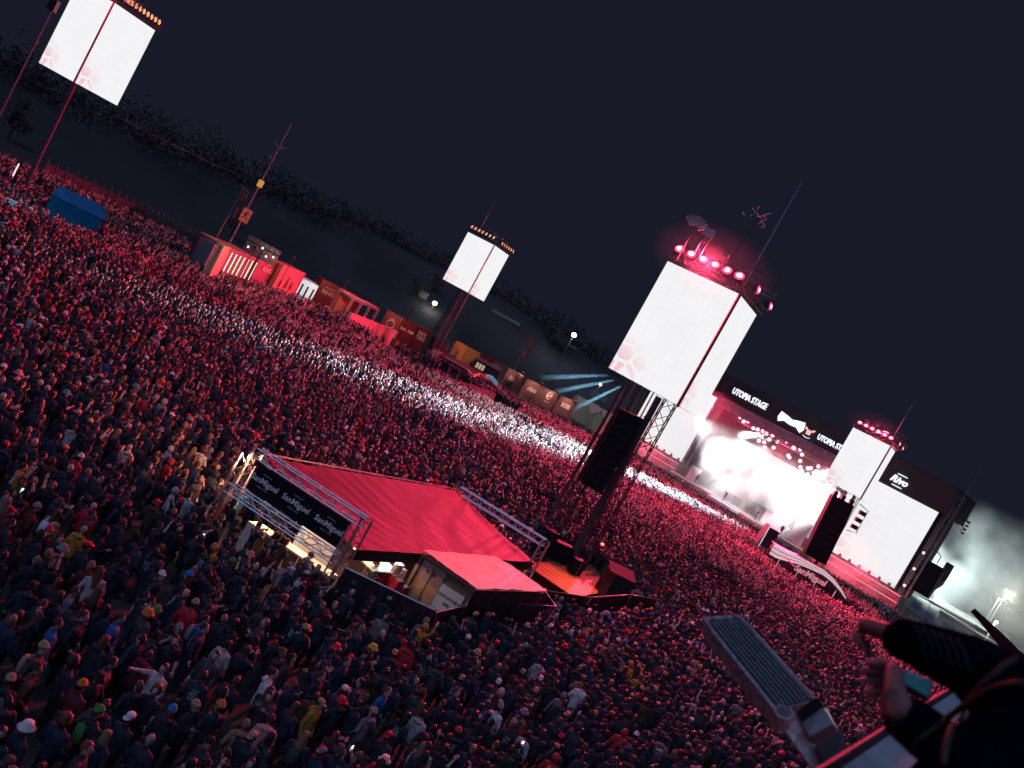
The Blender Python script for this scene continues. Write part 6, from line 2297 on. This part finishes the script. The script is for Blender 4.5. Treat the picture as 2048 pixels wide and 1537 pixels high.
# everybody else: one mass
VCOL = bpy.data.collections.new('crowd_variants')
VARI = []
vr = random.Random(2)
for bi, bk_ in enumerate(BODY):
    for gk in vr.sample(list(GEAR), 4) + ['short']:
        me, bulk = BODY[bk_]
        bm = bmesh.new()
        mats_ = list(BODYM) + [m_hair, m_hat]
        bm.from_mesh(me)
        extra = [(m_, {'hair': 6, 'hat': 7, 'hood': 1}[n_]) for n_, m_ in GEAR[gk]]
        if 'jacket' in bk_ and vr.random() < .5 and gk != 'hood':
            extra.append((HOOD, 1))
        for m_, idx in extra:
            nf = len(bm.faces)
            bm.from_mesh(m_)
            bm.faces.ensure_lookup_table()
            for f_ in bm.faces[nf:]:
                f_.material_index = idx
        vm = bpy.data.meshes.new('crowd_member')
        bm.to_mesh(vm)
        bm.free()
        for mm in mats_:
            vm.materials.append(mm)
        ob = bpy.data.objects.new('variant_%03d' % len(VARI), vm)
        VCOL.objects.link(ob)
        VARI.append((bk_, gk))
mass = [PEOPLE[i] for i in range(len(PEOPLE)) if i not in chosen]
byb = {}
for k, (b_, g_) in enumerate(VARI):
    byb.setdefault(b_, []).append(k)
pm = bpy.data.meshes.new('crowd')
pm.from_pydata([(d['x'], d['y'], 0.0) for d in mass], [], [])


def add_attr(name, typ, vals):
    a = pm.attributes.new(name, typ, 'POINT')
    if typ == 'FLOAT_COLOR':
        a.data.foreach_set('color', np.array(vals, dtype=np.float32).ravel())
    elif typ == 'FLOAT_VECTOR':
        a.data.foreach_set('vector', np.array(vals, dtype=np.float32).ravel())
    else:
        a.data.foreach_set('value', vals)


def raised(d):      # hands go up in the front rows
    return d['y'] > 80 and random.random() < .30


for d in mass:
    if raised(d):
        d['body'] = random.choice(('both_up_shirt', 'arm_up_jacket', 'arm_up_shirt', 'both_up_shirt'))
add_attr('variant', 'INT', [random.choice(byb[d['body']]) for d in mass])
add_attr('turn', 'FLOAT_VECTOR', [(random.gauss(.02, .03), random.gauss(0, .03), d['rot']) for d in mass])
add_attr('size', 'FLOAT', [d['h'] for d in mass])
for nm, fn in (('c_skin', lambda d: d['skin']), ('c_top', lambda d: TOPS[d['top']]), ('c_leg', lambda d: LEGS[d['leg']]), ('c_hair', lambda d: HAIRS[d['hair']]), ('c_hat', lambda d: HATS[d['hat']])):
    add_attr(nm, 'FLOAT_COLOR', [(*fn(d), 1) for d in mass])
co = bpy.data.objects.new('crowd', pm)
COL.objects.link(co)
co['kind'] = 'stuff'
co['label'] = 'dense festival crowd filling the field up to the stage'
ng = bpy.data.node_groups.new('crowd_scatter', 'GeometryNodeTree')
ng.interface.new_socket('Geometry', in_out='INPUT', socket_type='NodeSocketGeometry')
ng.interface.new_socket('Geometry', in_out='OUTPUT', socket_type='NodeSocketGeometry')
N = ng.nodes
gi, go = N.new('NodeGroupInput'), N.new('NodeGroupOutput')
iop = N.new('GeometryNodeInstanceOnPoints')
ci = N.new('GeometryNodeCollectionInfo')
ci.inputs['Collection'].default_value = VCOL
ci.inputs['Separate Children'].default_value = True
ci.inputs['Reset Children'].default_value = True


def named(nm, typ):
    a = N.new('GeometryNodeInputNamedAttribute')
    a.data_type = typ
    a.inputs['Name'].default_value = nm
    return a.outputs['Attribute']


ng.links.new(gi.outputs[0], iop.inputs['Points'])
ng.links.new(ci.outputs[0], iop.inputs['Instance'])
iop.inputs['Pick Instance'].default_value = True
ng.links.new(named('variant', 'INT'), iop.inputs['Instance Index'])
e2r = N.new('FunctionNodeEulerToRotation')
ng.links.new(named('turn', 'FLOAT_VECTOR'), e2r.inputs[0])
ng.links.new(e2r.outputs[0], iop.inputs['Rotation'])
ng.links.new(named('size', 'FLOAT'), iop.inputs['Scale'])
ng.links.new(iop.outputs[0], go.inputs[0])
md = co.modifiers.new('scatter', 'NODES')
md.node_group = ng
print('PEOPLE', len(PEOPLE), 'mass', len(mass), 'individuals', len(chosen))

# ------------------------------------------------------------------ foreground: ride gondola, floodlight, fellow rider
m_fgsteel = mat('worn_grey_paint', (.42, .36, .37), .6, .1, .45, 45, detail=8, bump=.3)
m_rib = mat('ribbed_aluminium', (.20, .205, .22), .6, .2, .4, 60, detail=8)
fl = thing('ribbed_floodlight', D(1560, 1440, 2.8), 'grey ribbed floodlight on a pivot bracket in the foreground', 'floodlight')
TL_, TR_, BR_, BL_ = D(1405, 1240, 3.25), D(1478, 1234, 3.28), D(1634, 1408, 2.86), D(1556, 1430, 2.84)
nf = (BL_ - TL_).cross(TR_ - TL_).normalized()
if nf.dot(CAM - TL_) < 0:
    nf = -nf


def Q(u, v, h=0.0):      # u across 0..1, v along 0..1 (top to bottom)
    return TL_.lerp(TR_, u).lerp(BL_.lerp(BR_, u), v) + nf * h


def qslab(u0, u1, v0, v1, h0, h1, mb=None):
    mb = mb or MB()
    c = [Q(u, v, h) for h in (h0, h1) for u, v in ((u0, v0), (u1, v0), (u1, v1), (u0, v1))]
    mb.add(c, [(0, 1, 2, 3), (7, 6, 5, 4), (0, 4, 5, 1), (1, 5, 6, 2), (2, 6, 7, 3), (3, 7, 4, 0)])
    return mb


qslab(.06, .97, .04, .97, -.045, -.003).build('back_plate', m_rib, fl)
# frame with rounded top corners
fp = [(-.06, 1.02), (-.06, .14), (-.03, .05), (.06, 0), (.9, 0), (1.0, .04), (1.02, .12), (1.02, 1.0)]
fr2 = MB()
for (u0, v0), (u1, v1) in zip(fp[:-1], fp[1:]):
    def inn(u, v):
        return (.5 + (u - .5) * .86, max(v, .035) if v < .5 else v)
    c = []
    for h in (-.055, .012):
        c += [Q(u0, v0, h), Q(u1, v1, h), Q(*inn(u1, v1), h), Q(*inn(u0, v0), h)]
    fr2.add(c, [(4, 5, 6, 7), (3, 2, 1, 0), (0, 1, 5, 4), (2, 3, 7, 6)])
fr2.build('frame', m_fgsteel, fl)
for k in range(8):
    u = .13 + .108 * k
    qslab(u, u + .052, .06, .95, -.003, .009).build('cooling_rib', m_rib, fl)
for (u, v) in ((.2, .03), (.8, .03)):
    MB().tube([Q(u, v, .01), Q(u, v, .02)], .006, 8).build('screw', m_alu, fl)
pv = D(1565, 1438, 2.80)
MB().tube([pv + nf * -.03, pv + nf * .028], .031, 24).build('pivot_disc', m_fgsteel, fl)
MB().tube([pv + nf * .028, pv + nf * .034], .021, 20).build('pivot_ring', mat('pivot_inner', (.2, .15, .16), .5), fl)
MB().tube([pv + nf * .03, pv + nf * .042], .008, 6).build('pivot_bolt', m_alu, fl)
arm = MB()
e1, e2 = D(1548, 1430, 2.80), D(1590, 1424, 2.80)
g1, g2 = D(1640, 1560, 2.70), D(1690, 1570, 2.70)
arm.slab([e1, g1, g2, e2], .03)
arm.build('bracket', m_fgsteel, fl)
hb = MB()
hq = [D(1600, 1432, 2.84), D(1640, 1402, 2.84), D(1655, 1418, 2.82), D(1612, 1450, 2.82)]
hb.slab(hq, .07)
hb.build('hinge_block', m_black, fl)
dr2 = MB().slab([D(1612, 1452, 2.82), D(1656, 1420, 2.82), D(1680, 1466, 2.76), D(1632, 1490, 2.76)], .06)
dr2.build('driver_box', mat('grey_driver_box', (.26, .27, .28), .3, .3, .3, 8), fl)
MB().slab([D(1632, 1494, 2.76), D(1684, 1468, 2.76), D(1720, 1570, 2.68), D(1668, 1580, 2.68)], .05).build('mount_plate', m_dark, fl)
MB().tube([D(1665, 1560, 2.72), D(1690, 1640, 2.4), (.9, 2.2, 11.2)], .03, 8).build('support_arm', m_dark, fl)

# gondola
ZF = 10.62
gon = thing('ride_gondola', (.6, .9, ZF), 'white ride gondola rim with panelled wall at the lower right corner', 'gondola')
rim = [G(1600, 1582, 11.52), G(1668, 1537, 11.52), G(1736, 1492, 11.52), G(1797, 1451, 11.52), G(1870, 1405, 11.52), G(1990, 1330, 11.52)]
for i in range(len(rim) - 1):
    a, b = rim[i], rim[i + 1]
    x, n, L = frame(a, b)
    if n.dot(V((1.0, 1.4, 0)) - a) < 0:
        n = -n
    MB().tube([a + V((0, 0, .02)), b + V((0, 0, .02))], .014, 8).build('rim_tube', mat('pinkish_rim', (.06, .035, .035), .8), gon)
    w2 = MB()
    a2, b2 = a + x * .006, b - x * .006
    w2.slab([a2 - V((0, 0, .5)) + n * .06, b2 - V((0, 0, .5)) + n * .06, b2, a2], .02)
    w2.build('wall_panel', mat('white_gondola_panel', (.45, .46, .48), .6, 0, .1, 6), gon)
    s_ = MB()
    s_.slab([a2 + n * .012, b2 + n * .012, b2 + n * .11 - V((0, 0, .02)), a2 + n * .11 - V((0, 0, .02))], .015)
    s_.build('ledge', MATS['white_gondola_panel'], gon)
MB().rings([((.7, 1.0, ZF - .12), 1.25, 1.25), ((.7, 1.0, ZF), 1.25, 1.25)], 28).build('floor', m_steel, gon)

# rider
rid = thing('person', (1.13, 1.40, ZF), 'person in dark jacket with brown cords pointing at the stage, holding a phone, lower right', 'person')
def remesh_body(mb, vox, name, m, parent, tris=None, it=3):
    mods = [('REMESH', dict(mode='VOXEL', voxel_size=vox)), ('SMOOTH', dict(factor=.5, iterations=it))]
    me = evaluate(mb, mods, name)
    me.materials.clear()
    me.materials.append(m)
    me.polygons.foreach_set('material_index', [0] * len(me.polygons))
    me.polygons.foreach_set('use_smooth', [True] * len(me.polygons))
    inv = WM(parent).inverted()
    me.transform(inv)
    o = bpy.data.objects.new(name, me)
    COL.objects.link(o)
    o.parent = parent
    return o


bx_, by_, bz_ = 1.13, 1.40, ZF
P_ = lambda x, y, z: V((bx_ + x, by_ + y, bz_ + z))
bd_ = MB()
# one continuous body: legs, torso, neck, head, arms
bd_.rings([(P_(0, 0, .80), .29, .19), (P_(0, 0, .95), .29, .19), (P_(0, 0, 1.10), .285, .18), (P_(0, .0, 1.22), .255, .165), (P_(0, 0, 1.33), .215, .145), (P_(0, 0, 1.41), .17, .11), (P_(0, 0, 1.47), .09, .085)], 20)
bd_.tube([P_(0, 0, 1.46), P_(0, .02, 1.60)], [.065, .06], 12)
for sx in (-1, 1):
    bd_.tube([P_(sx * .10, 0, .90), P_(sx * .11, .02, .49), P_(sx * .12, -.01, .10)], [.11, .075, .055], 12)
    bd_.tube([P_(sx * .12, -.03, .05), P_(sx * .125, .16, .045)], [.05, .045], 10)
LS, LE, LW = P_(-.15, .02, 1.33), D(1945, 1335, 1.66), D(1800, 1276, 1.98)
RS, RE, RW = P_(.17, .0, 1.33), V((1.27, 1.66, ZF + 1.12)), D(1800, 1425, 1.62)
bd_.tube([LS + V((.08, 0, 0)), LS, LS.lerp(LE, .5), LE, LE.lerp(LW, .5), LW], [.085, .08, .068, .060, .054, .045], 14)
bd_.tube([RS - V((.08, 0, 0)), RS, RS.lerp(RE, .5), RE, RE.lerp(RW, .5), RW], [.085, .08, .070, .062, .054, .046], 14)
m_jacket = mat('dark_navy_jacket', (.0035, .006, .012), .95, 0, .4, 14, bump=.5)
m_jacket.node_tree.nodes['Principled BSDF'].inputs['Specular IOR Level'].default_value = 0.0
remesh_body(bd_, .014, 'body', m_jacket, rid)
m_rskin = mat('rider_skin', (.34, .13, .12), .6, 0, .1, 30)
hd = MB()
hd.ell(P_(0, .03, 1.665), (.078, .098, .118), 16, 12)
hd.ell(P_(0, .065, 1.605), (.06, .062, .06), 12, 8)
hd.tube([P_(0, .115, 1.68), P_(0, .15, 1.64)], [.01, .016], 6)
for sx in (-1, 1):
    hd.ell(P_(sx * .082, .02, 1.655), (.014, .026, .034), 8, 6)
remesh_body(hd, .010, 'head', m_rskin, rid)
hh = MB()
hh.ell(P_(0, -.005, 1.665), (.125, .135, .155), 18, 12)
cull(hh, lambda c: c.y < by_ + .06 or c.z > bz_ + 1.77)
jitter(hh, .012, 2, 12)
hh.build('hood', m_jacket, rid, smooth=True)
hc = MB()
hc.ell(P_(0, -.10, 1.48), (.15, .085, .085), 16, 10)
jitter(hc, .015, 5, 10)
hc.build('collar', m_jacket, rid, smooth=True)


def hand(wrist, tip, palm_n, kind, name, back=None):
    """five fingers; kind 'point' stretches the index, 'grip' curls round a phone"""
    w0, d = V(wrist), (V(tip) - V(wrist)).normalized()
    n = V(palm_n)
    n = (n - d * n.dot(d)).normalized()
    x = d.cross(n)
    mb = MB()
    mb.tube([w0 - V(back or d) * .06, w0, w0 + d * .02], [.027, .030, .031], 10)
    for o in (-.026, 0, .026):
        mb.tube([w0 + x * o * .6, w0 + d * .09 + x * o], [.021, .019], 8)
    for i, (o, L) in enumerate(((-.033, .070), (-.011, .080), (.011, .074), (.032, .058))):
        b = w0 + d * .09 + x * o
        if kind == 'point' and i == 0:
            c1, c2, c3 = (.0, .05, .1)
        elif kind == 'point':
            c1, c2, c3 = (.9 + .1 * i, 2.2, 2.9)
        else:
            c1, c2, c3 = (.5, 1.3, 1.9)
        p = b
        pts, rs = [b], [.0105]
        for c_, l_, r_ in ((c1, .45, .0098), (c2, .32, .0090), (c3, .26, .0078)):
            p = p + (d * math.cos(c_) + n * math.sin(c_)) * (L * l_)
            pts.append(p)
            rs.append(r_)
        mb.tube(pts, rs, 8)
        mb.ell(pts[-1], (.0078,) * 3, 6, 5)
    t0 = w0 + d * .025 - x * .03
    t1 = t0 + d * .035 - x * .022 + n * .01
    t2 = t1 + d * .032 - x * (.004 if kind == 'grip' else -.006) + n * .012
    mb.tube([t0, t1, t2], [.017, .013, .010], 8)
    mb.ell(t2, (.010,) * 3, 6, 5)
    return remesh_body(mb, .0048, name, m_rskin, rid, it=2)


hand(LW + (LW - LE).normalized() * .01, D(1718, 1250, 2.13), V((0, 0, -1)), 'point', 'hand')
HT = D(1790, 1358, 1.74)
hand(RW + V((-.008, .01, .005)), HT, (CAM - RW).cross(V((0, 0, 1))) * .35 + V((.5, .8, 0)), 'grip', 'hand', (RW - RE).normalized())
# cords and piping on the jacket back
m_cord = mat('brown_cord', (.06, .03, .02), .7)
tri = bpy.data.objects[[o.name for o in COL.objects if o.parent == rid and o.name.startswith('body')][0]]
bpy.context.view_layer.update()


def on_body(px, py):
    inv = WM(tri).inverted()
    o = inv @ CAM
    dirn = (inv.to_3x3() @ ray(px, py)).normalized()
    ok, loc, nrm, _ = tri.ray_cast(o, dirn)
    return (WM(tri) @ loc + (WM(tri).to_3x3() @ nrm) * .004) if ok else None


for line in ([(2060, 1308), (2010, 1335), (1965, 1378), (1928, 1418), (1880, 1446), (1835, 1478), (1806, 1520), (1800, 1545)], [(2060, 1368), (2000, 1376), (1955, 1398), (1925, 1425), (1908, 1460), (1895, 1500), (1888, 1545)]):
    dense = []
    for (p0, p1) in zip(line[:-1], line[1:]):
        for k in range(4):
            dense.append((p0[0] + (p1[0] - p0[0]) * k / 4, p0[1] + (p1[1] - p0[1]) * k / 4))
    pts = [q for q in (on_body(*p) for p in dense) if q is not None]
    if len(pts) > 3:
        MB().tube(pts, .006, 6).build('jacket_cord', m_cord, rid, smooth=True)
MMARKS = mat('pale_sleeve_marks', (.012, .035, .045), 1.0)
MMARKS.node_tree.nodes['Principled BSDF'].inputs['Specular IOR Level'].default_value = 0
sp_ = MB()  # wavy raised lines across the sleeve, paler than the jacket
for k in range(6):
    o_ = 17 * k
    line = [(1832 + o_, 1254 + 6 * k), (1842 + o_, 1270 + 6 * k), (1852 + o_, 1290 + 6 * k), (1850 + o_, 1304 + 5 * k), (1862 + o_, 1318 + 5 * k)]
    pts = [q for q in (on_body(*p) for p in line) if q is not None]
    if len(pts) > 2:
        sp_.tube(pts, .0034, 5)
sp_.build('sleeve_marks', MMARKS, rid, smooth=True)['kind'] = 'stuff'
ph = thing('phone', D(1834, 1372, 1.72), 'phone with bluish screen in the hand of the foreground rider', 'phone')
pq = [D(1797, 1362, 1.74), D(1858, 1398, 1.70), D(1868, 1366, 1.74), D(1808, 1338, 1.78)]
MB().slab(pq, .009).build('case', m_dark, ph)
n_ = (pq[1] - pq[0]).cross(pq[3] - pq[0]).normalized()
ce = sum(pq, V()) / 4
MB().slab([ce + (p - ce) * .92 + n_ * .002 for p in pq], .001).build('screen', mat('blue_phone_screen', (.03, .08, .12), .1, 0, .9, 18, emit=(.03, .16, .26), estr=.22), ph)
# dark blades of the ride at the right edge
for k, (p0, p1, w_, lab) in enumerate((((1951, 1226), (2012, 1290), .075, 'long dark ride blade at the right edge above the rider')  ,)):
    a, b = D(*p0, 6.5), D(*p1, 6.0)
    d = (b - a).normalized()
    s_ = d.cross(CAM - a).normalized() * w_ * .5
    MB_ = MB().slab([a - s_ * .5, b - s_, b + d * .8 - s_, b + d * .8 + s_, b + s_, a + s_ * .5], .03)
    tag(MB_.build('ride_strut', m_black), lab, 'ride blade', 'dark blades of the ride')
